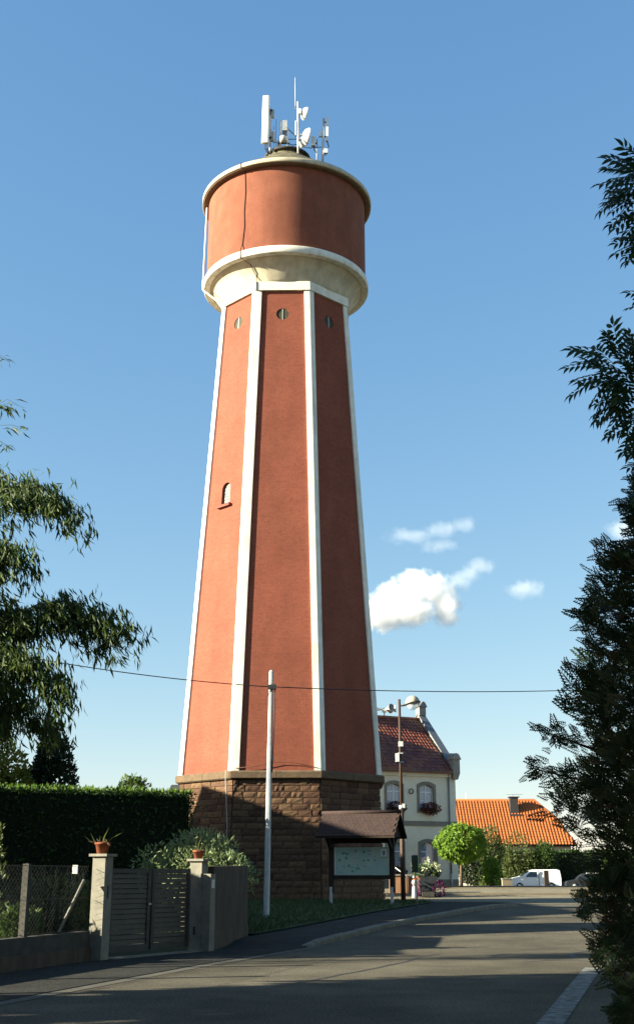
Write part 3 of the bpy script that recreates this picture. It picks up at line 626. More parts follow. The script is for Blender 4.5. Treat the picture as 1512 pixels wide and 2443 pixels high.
for xc, z0, z1 in WINS:
    if xc < -6: continue
    h = z1 - z0; LM = HM @ Matrix.Translation((xc, 0, z0))
    wd = MB(LM).box(-.50, .50, .20, .23, 0, h).build('window', 'curtain' if z0 > 3 else 'car_glass', hall)
    s_ = MB(LM)
    for a_, c_ in ((-.68, -.50), (.50, .68)): s_.box(a_, c_, -.03, .18, -.12, h - .12)
    up = seg_arch(1.36, h - .02, .20); lo = seg_arch(1.0, h - .2, .17)
    s_.loft([[Vector((x, y, z)) for x, z in [(-.68, h - .12)] + up + [(.68, h - .12)] + [(.5, h - .12)] + lo[::-1] + [(-.5, h - .12)]] for y in (-.03, .18)])
    s_.box(-.68, .68, -.08, .18, -.24, -.12)
    s_.build('window_surround', 'hall_stone', wd)
    fr = MB(LM)
    for a_, c_ in ((-.5, -.44), (.44, .5), (-.045, .045)): fr.box(a_, c_, .12, .18, 0, h - .03)
    fr.box(-.44, -.045, .123, .177, h * .66, h * .66 + .07); fr.box(.045, .44, .123, .177, h * .66, h * .66 + .07); fr.box(-.44, -.045, .123, .177, 0, .07); fr.box(.045, .44, .123, .177, 0, .07)
    for zz in (h * .33,):
        fr.box(-.44, -.045, .14, .165, zz - .012, zz + .012); fr.box(.045, .44, .14, .165, zz - .012, zz + .012)
    fr.build('window_frame', 'hall_frame', wd)
    for a_, c_ in ((-.44, -.045), (.045, .44)):
        for e_, f_ in ((.07, h * .66), (h * .66 + .07, h - .04)): MB(LM).box(a_, c_, .150, .156, e_, f_).build('pane', bpy.data.materials.get('pane_clear') or mat('pane_clear', (.26, .30, .40), (.18, .22, .31), scale=1.5, rough=.04, spec=1.0), wd)  # opaque pale blue: the reflected sky is put into the pane colour
MB(HM).tube([(-.42, -.09, EV - .1), (-.42, -.09, .9)], .05).build('downpipe', 'zinc', hall); MB(HM).tube([(-.42, -.09, .9), (-.42, -.09, -.1)], .06).build('downpipe_foot', 'galvanised', hall)
MB(HM).tube([(-12.9, -.32, EV + .02), (-.3, -.32, EV + .02)], .06).build('gutter', 'zinc', hall)
rp = MB(HM)
for sy in (0, 1):
    y0, z0 = -.36, EV - .02 + .0
    q = [(-13.1, y0, z0), (-.2, y0, z0), (-.2, HD, RG), (-13.1, HD, RG)]
    if sy: q = [(x, 2 * HD - y, z) for x, y, z in q]
    rp.hexa([(x, y, z - .12) for x, y, z in q] + q)
roof = rp.build('roof', 'hall_tile', hall)
SL = Vector((0, HD + .36, RG - EV + .02)); SLl = SL.length; sd = SL.normalized(); sn = Vector((0, -sd.z, sd.y))
tm = MB(); w_, l_ = .235, .33
prf = [(-.5, .0), (-.36, .030), (-.2, .042), (-.05, .022), (.12, .006), (.34, .006), (.5, .012)]
tm.add([(x * w_, 0, z) for x, z in prf] + [(x * w_, l_ * 1.12, z - .028) for x, z in prf] + [(x * w_, 0, z - .016) for x, z in prf],
       [(i, i + 1, i + 8, i + 7) for i in range(6)] + [(i + 14, i + 15, i + 1, i) for i in range(6)], True)
tmo = bpy.data.meshes.new('roof_tile'); tmo.from_pydata(tm.v, [], tm.f); tmo.update(); tmo.materials.append(MATS['hall_tile'])
TR = Matrix(((1, 0, 0, 0), (0, sd.y, sn.y, 0), (0, sd.z, sn.z, 0), (0, 0, 0, 1)))
slots = []
for r_ in range(int(SLl / l_)):
    for c_ in range(54):
        x = -.32 - (c_ + .5) * w_
        if x < -12.9: continue
        slots.append((r_, c_, HM @ Matrix.Translation(Vector((x, -.38, EV)) + sd * (r_ * l_) + sn * (.045 + random.uniform(-.004, .006))) @ TR @ Matrix.Rotation(random.uniform(-.02, .02), 4, 'Z')))
vis = [s_ for s_ in slots if s_[1] < 24]; vis.sort(key=lambda s_: (s_[1] > 17, -s_[0])); parts = vis[:300]; rest = [s_ for s_ in slots if s_ not in parts] if False else vis[300:] + [s_ for s_ in slots if s_[1] >= 24]
for _, _, M4 in parts:
    o = bpy.data.objects.new('roof_tile', tmo); COL.objects.link(o); o.parent = roof; o.matrix_basis = M4
b = MB()
for _, _, M4 in rest: b.add([M4 @ Vector(v) for v in tm.v], tm.f, True)
b.build('more_roof_tiles', 'hall_tile', roof, kind='stuff')
MB(HM).tube([(-13, HD, RG + .05), (-.25, HD, RG + .05)], .12, 10).build('ridge_cap', 'hall_tile', roof)
# gable parapet: raking inner face, coping, pinnacles
def rake(x0, x1, lo, hi, y0=-.1):
    z = lambda y: EV - .02 + (RG - EV) / HD * y
    b = MB(HM)
    for f in (lambda y: y, lambda y: 2 * HD - y):
        q = [(y0, z(y0) + lo), (HD, z(HD) + lo), (HD, z(HD) + hi), (y0, z(y0) + hi)]
        b.loft([[Vector((x, f(y), zz)) for y, zz in q] for x in (x0, x1)])
    return b
pp = rake(-.18, .16, -.25, .42).build('gable_parapet', 'hall_coping', hall)
rake(-.26, .26, .42, .52).build('coping', 'zinc', pp)
def pinnacle(x, y, z0, z1, w, name='pinnacle', corb=True):
    p = MB(HM).box(x - w / 2, x + w / 2, y - w / 2, y + w / 2, z0, z1).build(name, 'hall_coping', hall); e = w / 2 + .08; h = w * .8
    for ax in (0, 1):
        tri = [(-e, z1), (e, z1), (0, z1 + h)]
        MB(HM).loft([[Vector((x + (q if ax else k), y + (k if ax else q), zz + (.0 if ax else .002))) for q, zz in tri] for k in (-e, e)]).build('cap', 'hall_coping' if corb else 'zinc', p)
    if corb: MB(HM).loft([[Vector((x + sx * s_, y + sy * s_, zz)) for sx, sy in ((-1, -1), (1, -1), (1, 1), (-1, 1))] for s_, zz in ((w * .3, z0 - .4), (w / 2, z0))]).build('corbel', 'hall_coping', p)
pinnacle(.03, -.12, 6.95, 7.78, .5); pinnacle(.03, HD, RG + .3, RG + .85, .5, corb=False)
# cross gable further left, mostly behind the tower
cg = MB(HM); CGX, CGW, CGZ = -9.3, 3.4, RG + .9; cgp = [(CGX - CGW, EV - .3), (CGX + CGW, EV - .3), (CGX + CGW, EV + .2), (CGX, CGZ), (CGX - CGW, EV + .2)]
cg.prism(cgp, -.12, .25); cg.build('cross_gable', 'hall_wall', hall)
rr_ = MB(HM)
for s_ in (-1, 1):
    q = [(CGX + s_ * (CGW + .1), .25, EV + .1), (CGX, .25, CGZ - .1), (CGX, HD + .9, CGZ - .1), (CGX + s_ * (CGW + .1), .9, EV + .1)]
    rr_.hexa([(x, y, z - .12) for x, y, z in q] + q)
rr_.build('cross_roof', 'hall_tile', hall); pinnacle(-5.75, -.1, 7.1, 8.05, .5)
ch = MB(HM).box(-7.6, -6.9, HD + .2, HD + .9, RG - 1, RG + 1.9).build('chimney', 'hall_stone', hall)  # unseen chimney, added to throw shadow bands across the roof
MB(HM).lathe([(.16, 4.02), (.2, 4.02), (.17, 3.96)], (0, 0, 0), 12).M if False else None
MB(HM).lathe([(.13, 0), (.17, .02), (.17, .06), (.13, .07)], (-3.12, -.06, 5.75), 16, axis=(0, -1, 0)).build('wall_lamp', 'dark_metal', hall)
MB(HM).tube([(-3.95, -.02, EV - .4), (-3.75, -.2, EV - .36), (-3.5, -.28, EV - .26)], .012, 6).build('cable_hook', 'dark_metal', hall)
# horn loudspeakers on the ridge
hp = HM @ Vector((-2.75, HD, RG + .1)); t = thing('horn_loudspeaker', hp, 'cluster of grey warning horns on a short post on the hall ridge', 'loudspeaker')
MB().tube([hp - Vector((0, 0, .1)), hp + Vector((0, 0, .42))], .04).build('post', 'galvanised', t); MB().cbox(hp + Vector((0, 0, .38)), (.28, .24, .2)).build('junction_box', 'plastic_white', t)
for a_, m_ in ((-1, 'antenna_white'), (1, 'antenna_white'), (0, 'antenna_grey'), (2, 'antenna_grey')):
    d = Vector((a_ if abs(a_) == 1 else .35, (-.5 if a_ == 0 else .5) if abs(a_) != 1 else -.15, .06)).normalized()
    MB().lathe([(.06, .12), (.07, .3), (.13, .52), (.23, .76), (.24, .78), (.22, .77), (.06, .34)], hp + Vector((0, 0, .45)), 16, axis=d).build('horn', m_, t)
    MB().lathe([(.001, .0), (.08, .0), (.08, .12), (.001, .12)], hp + Vector((0, 0, .47)) + d * .0, 12, axis=d).build('driver', 'dark_metal', t)

# ------------------------------------------------------------------ orange-roofed house
OY = 116.0; OH = Matrix.Translation((13.6, OY, .32))
oh = thing('orange_house', (13.6, OY, .3), 'low house with a large bright orange tiled roof beyond the hedges', 'building')
MB(OH).box(-7, 10.6, .5, 9.5, -.1, 4.0).build('wall', 'hall_wall', oh)
OE, OR, OD = 4.0, 8.35, 4.8
orf = MB(OH)
def osl(y, z): return z
# front slope polygon with a half hip on the right
fp = [(-7.4, 0, OE), (11.15, 0, OE), (10.15, 2.4, OE + (OR - OE) * .5), (8.1, OD, OR), (-7.4, OD, OR)]
bp_ = [(x, 2 * OD - y, z) for x, y, z in fp]
orf.add([(x, y, z - .14) for x, y, z in fp] , [(0, 1, 2, 3, 4)]); orf.add(bp_, [(0, 1, 2, 3, 4)]); orf.add([fp[2], fp[3], bp_[2]], [(0, 1, 2)]); orf.add([fp[1], fp[2], bp_[2], bp_[1]], [(0, 1, 2, 3)])
orff = orf.build('roof', 'orange_tile', oh)
tv, tf_ = [], []; cw, rl = .30, .36; SL2 = Vector((0, OD, OR - OE)); n2 = Vector((0, -SL2.z, SL2.y)).normalized(); L2 = SL2.length; nr = int(L2 / rl)
ob = MB(OH)
for r_ in range(nr + 1):
    s0, s1 = r_ * rl, min((r_ + 1.05) * rl, L2); y0, z0 = SL2.y * s0 / L2, SL2.z * s0 / L2; xr = 11.15 - (y0 / 2.4) * 1.0 if y0 < 2.4 else 10.15 - (y0 - 2.4) / (OD - 2.4) * 2.05
    nc = int((xr + 7.4) / cw); row = []
    P0 = SL2 * (s0 / L2); P1 = SL2 * (s1 / L2); vs = []
    prof2 = [(0, 0), (.2, .045), (.45, .06), (.7, .03), (1.0, 0)]
    xsx = [(-7.4 + (c_ + u) * cw, h) for c_ in range(nc) for u, h in prof2[:4]] + [(-7.4 + nc * cw, 0)]
    for x, h in xsx: vs.append(Vector((x, P0.y, OE + P0.z)) + n2 * (h + .05))
    for x, h in xsx: vs.append(Vector((x, P1.y, OE + P1.z)) + n2 * (h + .015))
    for x, h in xsx: vs.append(Vector((x, P0.y, OE + P0.z)) + n2 * (h + .005))
    N = len(xsx); ob.add(vs, [(i, i + 1, N + i + 1, N + i) for i in range(N - 1)] + [(2 * N + i, 2 * N + i + 1, i + 1, i) for i in range(N - 1)])
ob.build('roof_tiles', 'orange_tile', orff, kind='stuff')
MB(OH).tube([(-7.4, OD, OR + .08), (8.1, OD, OR + .08), (10.15, 2.45, OE + (OR - OE) * .5 + .08)], .11, 8).build('ridge_cap', 'orange_tile', orff)
chm = MB(OH).box(5.45, 6.25, 3.3, 4.1, OE + 2.6, OR + .25).build('chimney', 'chimney_slate', orff); MB(OH).box(5.35, 6.4, 3.22, 4.2, OR + .25, OR + .33).build('chimney_cap', 'chimney_slate', chm); MB(OH).box(5.3, 6.45, 2.95, 3.3, OE + 2.62, OE + 2.98).build('flashing', 'chimney_slate', chm)
MB(OH).box(-.9, .55, 1.55, 2.6, OE + 1.55, OE + 1.75).build('roof_window', 'chimney_slate', orff)
MB(OH).tube([(-7.3, -.05, OE - .05), (11.1, -.05, OE - .05)], .07).build('gutter', 'dark_wood', oh); MB(OH).tube([(10.5, .35, OE), (10.5, .35, -.1)], .05).build('downpipe', 'galvanised', oh)
MB(OH).tube([(1.3, OD, OR), (1.3, OD, OR + .75)], .03, 6).build('roof_vent', 'antenna_white', orff)
MB(OH).tube([(5.2, 3.9, OR + .55), (6.8, 3.9, OR + .58)], .015, 5).build('aerial', 'dark_metal', chm); MB(OH).tube([(5.85, 3.9, OR + .3), (5.85, 3.9, OR + .6)], .015, 5).build('aerial_stem', 'dark_metal', chm)
# slate roof just visible above the hedge, left of the tower
sh = thing('slate_house', (-7, 72, gz(72)), 'grey slate roof peeking over the clipped hedge left of the tower', 'building')
MB().box(-8.5, -5.6, 68, 76, .3, 5.6).build('wall', 'hall_wall', sh)
MB().loft([[Vector((x, y, z)) for y, z in ((67.6, 5.45), (76.4, 5.45), (72, 6.75))] for x in (-8.7, -5.3)]).build('roof', 'chimney_slate', sh)

# ------------------------------------------------------------------ vehicles
def vehicle(name, X, Y, L, H, prof, glass, paint, label, cat, wdt=1.75):
    """profile in (x forward-left, z); faces -X"""
    g0 = gz(Y) + .01; t = thing(name, (X + L / 2, Y, g0), label, cat); VM = Matrix.Translation((X, Y, g0))
    b = MB(VM); ins = lambda z: 0 if z < .95 else (z - .95) * .16
    n = len(prof)
    b.loft([[Vector((x, -wdt / 2 + ins(z), z)) for x, z in prof], [Vector((x, wdt / 2 - ins(z), z)) for x, z in prof]]); body = b.build('body', paint, t)
    bm = bmesh.new(); bm.from_mesh(body.data); bmesh.ops.bevel(bm, geom=[e for e in bm.edges], offset=.045, segments=2, affect='EDGES', clamp_overlap=True); bm.to_mesh(body.data); bm.free()
    for poly in glass:
        b = MB(VM)
        for s_ in (-1,):
            b.loft([[Vector((x, s_ * (wdt / 2 - ins(z) + .006), z)) for x, z in poly], [Vector((x, s_ * (wdt / 2 - ins(z) - .03), z)) for x, z in poly]])
        b.build('side_window', 'car_glass', t)
    for xw in (.16 * L + .05, .80 * L):
        for s_ in (-1, 1):
            wh = MB(VM).lathe([(.001, -.1), (.30, -.1), (.32, -.06), (.32, .06), (.30, .1), (.001, .1)], (xw, s_ * (wdt / 2 - .08), .31), 20, axis=(0, 1, 0)).build('wheel', 'tyre', t)
            MB(VM).lathe([(.001, 0), (.19, .0), (.2, .02)], (xw, s_ * (wdt / 2 + .025), .31), 16, axis=(0, -s_, 0)).build('rim', 'antenna_grey', wh)
    return t, VM
vp = [(0, .32), (.0, .55), (.06, .86), (.28, 1.0), (.95, 1.14), (1.72, 1.62), (2.1, 1.71), (4.1, 1.72), (4.35, 1.62), (4.42, 1.0), (4.42, .36), (4.3, .28), (.15, .26)]
van, VM = vehicle('delivery_van', 16.85, 108.0, 4.42, 1.75, vp, [[(1.2, 1.08), (2.3, 1.08), (2.3, 1.52), (1.78, 1.52)]], 'van_white', 'white delivery van parked in front of the dark hedge', 'van')
b = MB(VM); b.add([(.98, -.72, 1.16), (.98, .72, 1.16), (1.70, .66, 1.62), (1.70, -.66, 1.62)], [(0, 1, 2, 3)]); b.M = VM @ Matrix.Translation((-.02, 0, .03)); b.build('windscreen', 'car_glass', van)
MB(VM).cbox((.12, -.72, .72), (.26, .3, .2)).build('headlight', 'headlamp', van); MB(VM).cbox((.12, .72, .72), (.26, .3, .2)).build('headlight', 'headlamp', van)
MB(VM).box(2.42, 2.46, -.885, -.82, .35, 1.6).build('door_seam', 'dark_metal', van); MB(VM).cbox((1.25, -.98, 1.15), (.14, .18, .2)).build('wing_mirror', 'van_white', van); MB(VM).box(4.36, 4.44, -.8, -.62, .85, 1.25).build('tail_light', 'geranium', van)
cp = [(0, .3), (.0, .6), (.1, .74), (.95, .88), (1.55, 1.30), (1.9, 1.40), (3.0, 1.38), (3.7, .98), (4.1, .92), (4.2, .6), (4.2, .32), (4.0, .24), (.2, .24)]
car, VM2 = vehicle('parked_car', 21.5, 107.2, 4.2, 1.4, cp, [[(1.35, .95), (2.4, .95), (2.4, 1.3), (1.75, 1.3)], [(2.5, .95), (3.4, .95), (3.0, 1.3), (2.5, 1.3)]], 'car_dark', 'dark car parked to the right of the white van', 'car', 1.7)
MB(VM2).cbox((2.45, 0, 1.41), (1.1, 1.2, .03)).build('roof_panel', 'antenna_white', car)
MB(VM2).add([(.98, -.7, .92), (.98, .7, .92), (1.56, .64, 1.33), (1.56, -.64, 1.33)], [(0, 1, 2, 3)]).build('windscreen', 'window_pane', car)
MB().box(19.45, 19.8, 105.2, 105.5, gz(105) - .05, 1.95).build('dark_post', 'dark_wood', label='dark square post standing in front of the white van', cat='post')
t = thing('stone_block', (15.4, 100, gz(100)), 'pale square stone block by the bushes left of the white van', 'block')
b = MB().cbox((15.4, 100, gz(100) + .42), (.78, .6, .86)); blk = b.build('block', 'forecourt', t); MB().cbox((15.4, 100, gz(100) + .88), (.86, .68, .08)).build('cap', 'concrete', t)

# ------------------------------------------------------------------ gate, pillars, walls, fence
GA = math.atan2(.5, .866)
def pillar(x, y, h, label, rz=-rad(22)):
    t = thing('gate_pillar', (x, y, 0), label, 'pillar', 'gate pillars'); M4 = Matrix.Translation((x, y, 0)) @ Matrix.Rotation(rz, 4, 'Z')
    b = MB(M4).box(-.145, .145, -.145, .145, -.1, h - .05); sh_ = b.build('shaft', 'concrete', t); MB(M4).box(-.205, .205, -.205, .205, h - .05, h).build('cap', 'concrete', t)
    return t, M4
pl, PM1 = pillar(-4.27, 24.48, 2.0, 'concrete gate pillar dappled with sun, left of the gate')
MB(PM1).box(.146, .16, -.02, .02, 1.15, 1.4).build('hinge_plate', 'dark_metal', pl)
pr_, PM2 = pillar(-2.62, 27.28, 1.94, 'concrete gate pillar with a letterbox slot, right of the gate')
MB(PM2).box(.147, .165, -.09, .09, 1.42, 1.62).build('letterbox_plate', 'old_concrete', pr_); MB(PM2).box(.145, .36, -.12, .12, .0, 1.62).build('letterbox_pier', 'concrete', pr_); MB(PM2).box(.361, .366, -.07, .07, 1.32, 1.5).build('letterbox', 'galvanised', pr_); MB(PM2).box(-.03, .03, -.152, -.1455, .35, .52).build('bell_plate', 'dark_metal', pr_)
gt = thing('driveway_gate', (-3.4, 25.9, 0), 'dark grey double gate of horizontal slats between two concrete pillars', 'gate')
ga, gb_ = Vector((-4.20, 24.78, 0)), Vector((-2.78, 27.05, 0)); gd = (gb_ - ga); GL = gd.length; gang = math.atan2(gd.y, gd.x)
GM = Matrix.Translation(ga) @ Matrix.Rotation(gang, 4, 'Z')
for k in (0, 1):
    x0 = .03 + k * GL / 2; x1 = x0 + GL / 2 - .06; b = MB(GM)
    b.box(x0, x0 + .09, -.03, .03, .12, 1.72); b.box(x1 - .09, x1, -.03, .03, .12, 1.72); b.box(x0 + .09, x1 - .09, -.028, .028, 1.63, 1.72); b.box(x0 + .09, x1 - .09, -.028, .028, .12, .24)
    b.build('leaf_frame', 'dark_metal', gt)
    for i in range(14):
        z = .25 + i * .0985; MB(GM).hexa([(x0 + .09, -.018, z), (x1 - .09, -.018, z), (x1 - .09, .0, z), (x0 + .09, .0, z), (x0 + .09, -.002, z + .085), (x1 - .09, -.002, z + .085), (x1 - .09, .016, z + .085), (x0 + .09, .016, z + .085)]).build('slat', 'gate_slat', gt)
MB(GM).box(GL / 2 - .1, GL / 2 - .04, -.07, -.03, 1.0, 1.04).build('handle', 'galvanised', gt)
strip('gate_threshold', [24.6, 25.4, 26.2, 27.2], lambda y: -4.32 + (y - 24.6) * .62, lambda y: -3.98 + (y - 24.6) * .62, lambda y: .035, 'concrete', 1, skirt=.06)
# rough rendered wall right of the gate
rw = thing('garden_wall', (-2.1, 29, 0), 'rough brown rendered garden wall between the gate and the tower lawn', 'wall')
def wallseg(b, p, q, z0, z1a, z1b, th):
    p, q = Vector((*p, 0)), Vector((*q, 0)); d = (q - p).normalized(); n_ = Vector((-d.y, d.x, 0)) * th
    Z = lambda v, z: Vector((v.x, v.y, z)); return b.hexa([Z(p, z0), Z(q, z0), Z(q + n_, z0), Z(p + n_, z0), Z(p, z1a), Z(q, z1b), Z(q + n_, z1b), Z(p + n_, z1a)])
wallseg(MB(), (-2.30, 27.5), (-1.72, 30.7), .42, 1.78, 1.82, .25).build('rendered_face', 'rough_render', rw); wallseg(MB(), (-2.27, 27.49), (-1.69, 30.72), -.1, .42, .42, .31).build('footing', 'rough_render', rw)
wallseg(MB(), (-1.99, 30.725), (-3.3, 31.4), -.1, 1.7, 1.7, .25).build('side_wall', 'rough_render', rw)
# low wall with chain-link fence on the left
lw = thing('low_wall', (-6.5, 18, 0), 'low dark concrete wall carrying the chain-link fence left of the gate', 'wall')
wallseg(MB(), (-10.3, 5), (-4.42, 24.3), -.1, .52, .55, .2).build('upper_course', 'old_concrete', lw); wallseg(MB(), (-10.26, 4.98), (-4.38, 24.31), -.1, .24, .26, .28).build('footing', 'rough_render', lw)
fn = thing('chain_link_fence', (-6, 19, .5), 'rusty chain-link fence on concrete posts above the low wall', 'fence')
fd = Vector((5.88, 19.3, 0)).normalized(); f0 = Vector((-4.52, 24.33, 0))
for s_ in (2.35, 4.9, 7.5, 10.1): 
    p = f0 - fd * s_; MB().cbox((p.x, p.y, 1.12), (.12, .12, 1.34), rz=-rad(17)).build('post', 'old_concrete', fn)
    MB().tube([p + Vector((0, 0, 1.76)), p + Vector((.0, .0, 1.8))], .02).build('post_pin', 'dark_metal', fn)
b = MB(); LF = 8.0; H_ = 1.22; z0 = .55
for i in range(int((LF + H_) / .11)):
    for sg in (1, -1):
        a_ = i * .11 - (H_ if sg > 0 else 0); pA, pB = a_, a_ + H_
        u0, u1 = max(0, pA), min(LF, pB)
        if u1 - u0 < .05: continue
        za = z0 + (u0 - pA) if sg > 0 else z0 + H_ - (u0 - pA); zb = z0 + (u1 - pA) if sg > 0 else z0 + H_ - (u1 - pA)
        p, q = f0 - fd * u0, f0 - fd * u1; b.tube([(p.x, p.y, za), (q.x, q.y, zb)], .0018, 3, cap=False, smooth=False)
b.build('wire_mesh', 'dark_metal', fn, kind='stuff')
for z in (.58, 1.17, 1.76): MB().tube([f0 + Vector((0, 0, z)), f0 - fd * LF + Vector((0, 0, z))], .005, 4).build('strand', 'rust_brown', fn)
p = f0 - fd * .1; q = f0 - fd * 1.0; MB().tube([(p.x - .03, p.y, 1.5), (q.x - .03, q.y, .56)], .03).build('strut', 'concrete', fn)
p = f0 - fd * .55; MB().cbox((p.x, p.y, 1.7), (.11, .03, .16), rz=rad(-17)).build('tag_plate', 'antenna_grey', fn)
# flower pots on the pillars
def pot(x, y, z, s, label, seed, blades):
    t = thing('flower_pot', (x, y, z), label, 'flower pot', 'flower pots on the gate pillars'); r = random.Random(seed)
    MB().lathe([(.001, .0), (.10 * s, .0), (.135 * s, .17 * s), (.15 * s, .17 * s), (.152 * s, .21 * s), (.135 * s, .21 * s), (.125 * s, .17 * s), (.001, .17 * s)], (x, y, z), 20).build('pot', 'terracotta', t)
    P, A, N, S = [], [], [], []
    for dx, dz, l in blades: P.append((x + dx * .1, y - .02, z + .17 * s)); A.append((dx, r.uniform(-.2, .2), dz)); N.append((-dz, 0, dx) if dz > 0 else (0, 0, 1)); S.append(l)
    V, F = scat(leafT(.13, .25, .18), np.array(P, float), np.array(A, float), np.array(N, float) + 1e-3, np.array(S)); npmesh('leaves', V, F, 'agave', t)
    n = 26; P = np.tile((x, y, z + .18 * s), (n, 1)) + RNG.normal(size=(n, 3)) * (.06 * s, .06 * s, .015); A = RNG.normal(size=(n, 3)); A[:, 2] = np.abs(A[:, 2]) * .7 + .1
    V, F = scat(leafT(.16, .2, .5), P, A, np.tile((0, 0, 1.), (n, 1)) + RNG.normal(size=(n, 3)) * .3, RNG.uniform(.1, .2, n) * s); npmesh('dry_leaves', V, F, 'dead_leaf', t)
pot(-4.29, 24.46, 2.0, 1.05, 'terracotta pot with withered spiky plant on the left gate pillar', 1, [(.15, 1, .36), (.75, .8, .42), (.5, .9, .2), (-.9, .35, .34), (-.7, .6, .3), (.05, .9, .2), (-.3, .8, .18)])
pot(-2.64, 27.26, 1.94, .85, 'smaller terracotta pot with a thin plant on the right gate pillar', 2, [(0, 1, .36), (-.25, .9, .3), (-.9, .25, .26), (.3, .9, .22), (.9, .5, .2), (-.5, .6, .2), (.5, .7, .2)])

# ------------------------------------------------------------------ flower boxes, planter, small street things
def clump(name, parent, c, r, n, size, m, T=LEAF, sq=(1, 1, 1), shell=.5):
    d = rdir(n); u = RNG.uniform(shell, 1, (n, 1)) ** .5; P = np.array(c) + d * u * np.array(r) * np.array(sq)
    A = d + RNG.normal(size=(n, 3)) * .6; V, F = scat(T, P, A, rdir(n), RNG.uniform(.6, 1.3, n) * size); return npmesh(name, V, F, m, parent)
for (xc, z0, flower, label) in ((-2.0, 4.72, 'geranium', 'box of bright red geraniums below the upper right hall window'), (-4.28, 4.72, 'geranium_dull', 'box of dark geraniums below the upper hall window behind the lamp post'),
                                (-2.0, .95, 'geranium_dull', 'box of dull red geraniums below the lower right hall window'), (-4.28, .95, 'geranium_dull', 'box of dull red geraniums below the lower hall window behind the notice board')):
    p = HM @ Vector((xc, -.2, z0 - .12)); t = thing('window_box', p, label, 'flower box', 'geranium boxes on the hall')
    MB(HM).box(xc - .52, xc + .52, -.30, -.09, z0 - .12, z0 + .06).build('trough', 'dark_wood', t)
    LMx = HM @ Vector((xc + (.12 if z0 > 3 and flower == 'geranium' else 0), -.24, z0 + .02)); sq = (1, .42, .62)
    clump('foliage', t, LMx, .54, 200, .13, 'dark_leaf', OVAL, sq); clump('blossoms', t, LMx + Vector((.04, -.06, -.03)), .58, 420, .10, flower, OVAL, sq, .7)
Q = lambda x, y, z: (x * 1.123, y + 7.3, .52 + (z - .65) * 1.12)
t = thing('flower_planter', Q(5.1, 57, .6), 'dark street planter with white roses above and purple petunias at its foot', 'planter')
MB().hexa([Q(*p) for p in ((4.78, 56.7, .66), (5.45, 56.7, .66), (5.45, 57.3, .66), (4.78, 57.3, .66), (4.68, 56.6, 1.55), (5.55, 56.6, 1.55), (5.55, 57.4, 1.55), (4.68, 57.4, 1.55))]).build('tub', 'planter_dark', t)
MB().cbox(Q(5.12, 56.9, 1.72), (.36, .34, .5)).build('post', 'planter_dark', t); MB().cbox(Q(5.1, 56.45, .76), (.62, .2, .24)).build('foot_stone', 'old_concrete', t)
clump('rose_foliage', t, Q(5.1, 57, 1.75), .66, 300, .15, 'mid_leaf', LEAF, (1, .7, .62))
for dx, dz in ((-.66, 2.02), (-.6, 1.88), (.05, 2.28), (.02, 2.16), (.3, 2.05), (.48, 2.06), (.52, 1.9), (-.15, 1.86)): clump('rose', t, Q(5.1 + dx, 56.6, dz), .1, 24, .11, 'rose_white', OVAL)
clump('petunias', t, Q(5.62, 56.75, .98), .40, 320, .11, 'petunia', OVAL, (.9, .8, 1.1)); clump('petunias', t, Q(4.62, 56.75, 1.0), .34, 260, .11, 'petunia', OVAL, (.8, .8, 1.0)); clump('blossom', t, Q(4.63, 56.4, 1.42), .09, 20, .11, 'rose_orange', OVAL)
t = thing('bollard', Q(4.42, 55.9, .63), 'short white bollard with a rounded head beside the flower planter', 'bollard')
bx, by, bz = Q(4.42, 55.9, .6)
MB().lathe([(.11, .0), (.12, .06), (.09, .46), (.055, .6)], (bx, by, bz), 16, cap=True).build('body', 'plastic_white', t); MB().lathe([(.001, -.1), (.10, -.05), (.11, .03), (.065, .13), (.001, .15)], (bx, by, bz + .74), 14).build('head', 'plastic_white', t); MB().lathe([(.001, -.05), (.065, 0), (.001, .075)], (bx, by, bz + 1.02), 12).build('finial', 'plastic_white', t)
t = thing('sign_post', (3.6, 44.6, ph(44.6)), 'thin grey signpost with a dark green sign seen edge-on', 'signpost')
MB().tube([(3.62, 44.6, .5), (3.54, 44.6, 2.3)], .026).build('post', 'galvanised', t); MB().cbox((3.55, 44.58, 1.98), (.12, .5, .6), rz=.15).build('sign', 'sign_green', t)
t = thing('sandstone_step', (4.5, 66.6, gz(66.6)), 'low sandstone wall lit by the sun behind the notice board', 'wall')
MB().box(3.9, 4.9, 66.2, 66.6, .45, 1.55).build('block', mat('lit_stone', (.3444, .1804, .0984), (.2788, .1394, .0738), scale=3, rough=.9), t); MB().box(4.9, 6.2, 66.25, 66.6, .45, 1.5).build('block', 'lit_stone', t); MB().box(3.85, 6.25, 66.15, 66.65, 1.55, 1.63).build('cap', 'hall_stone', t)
MB().tube([(3.9, 65.4, 2.15), (4.75, 65.2, 1.55), (4.8, 65.2, .45)], .03).build('handrail', 'galvanised', label='thin bent metal handrail between notice board and lamp post', cat='handrail')

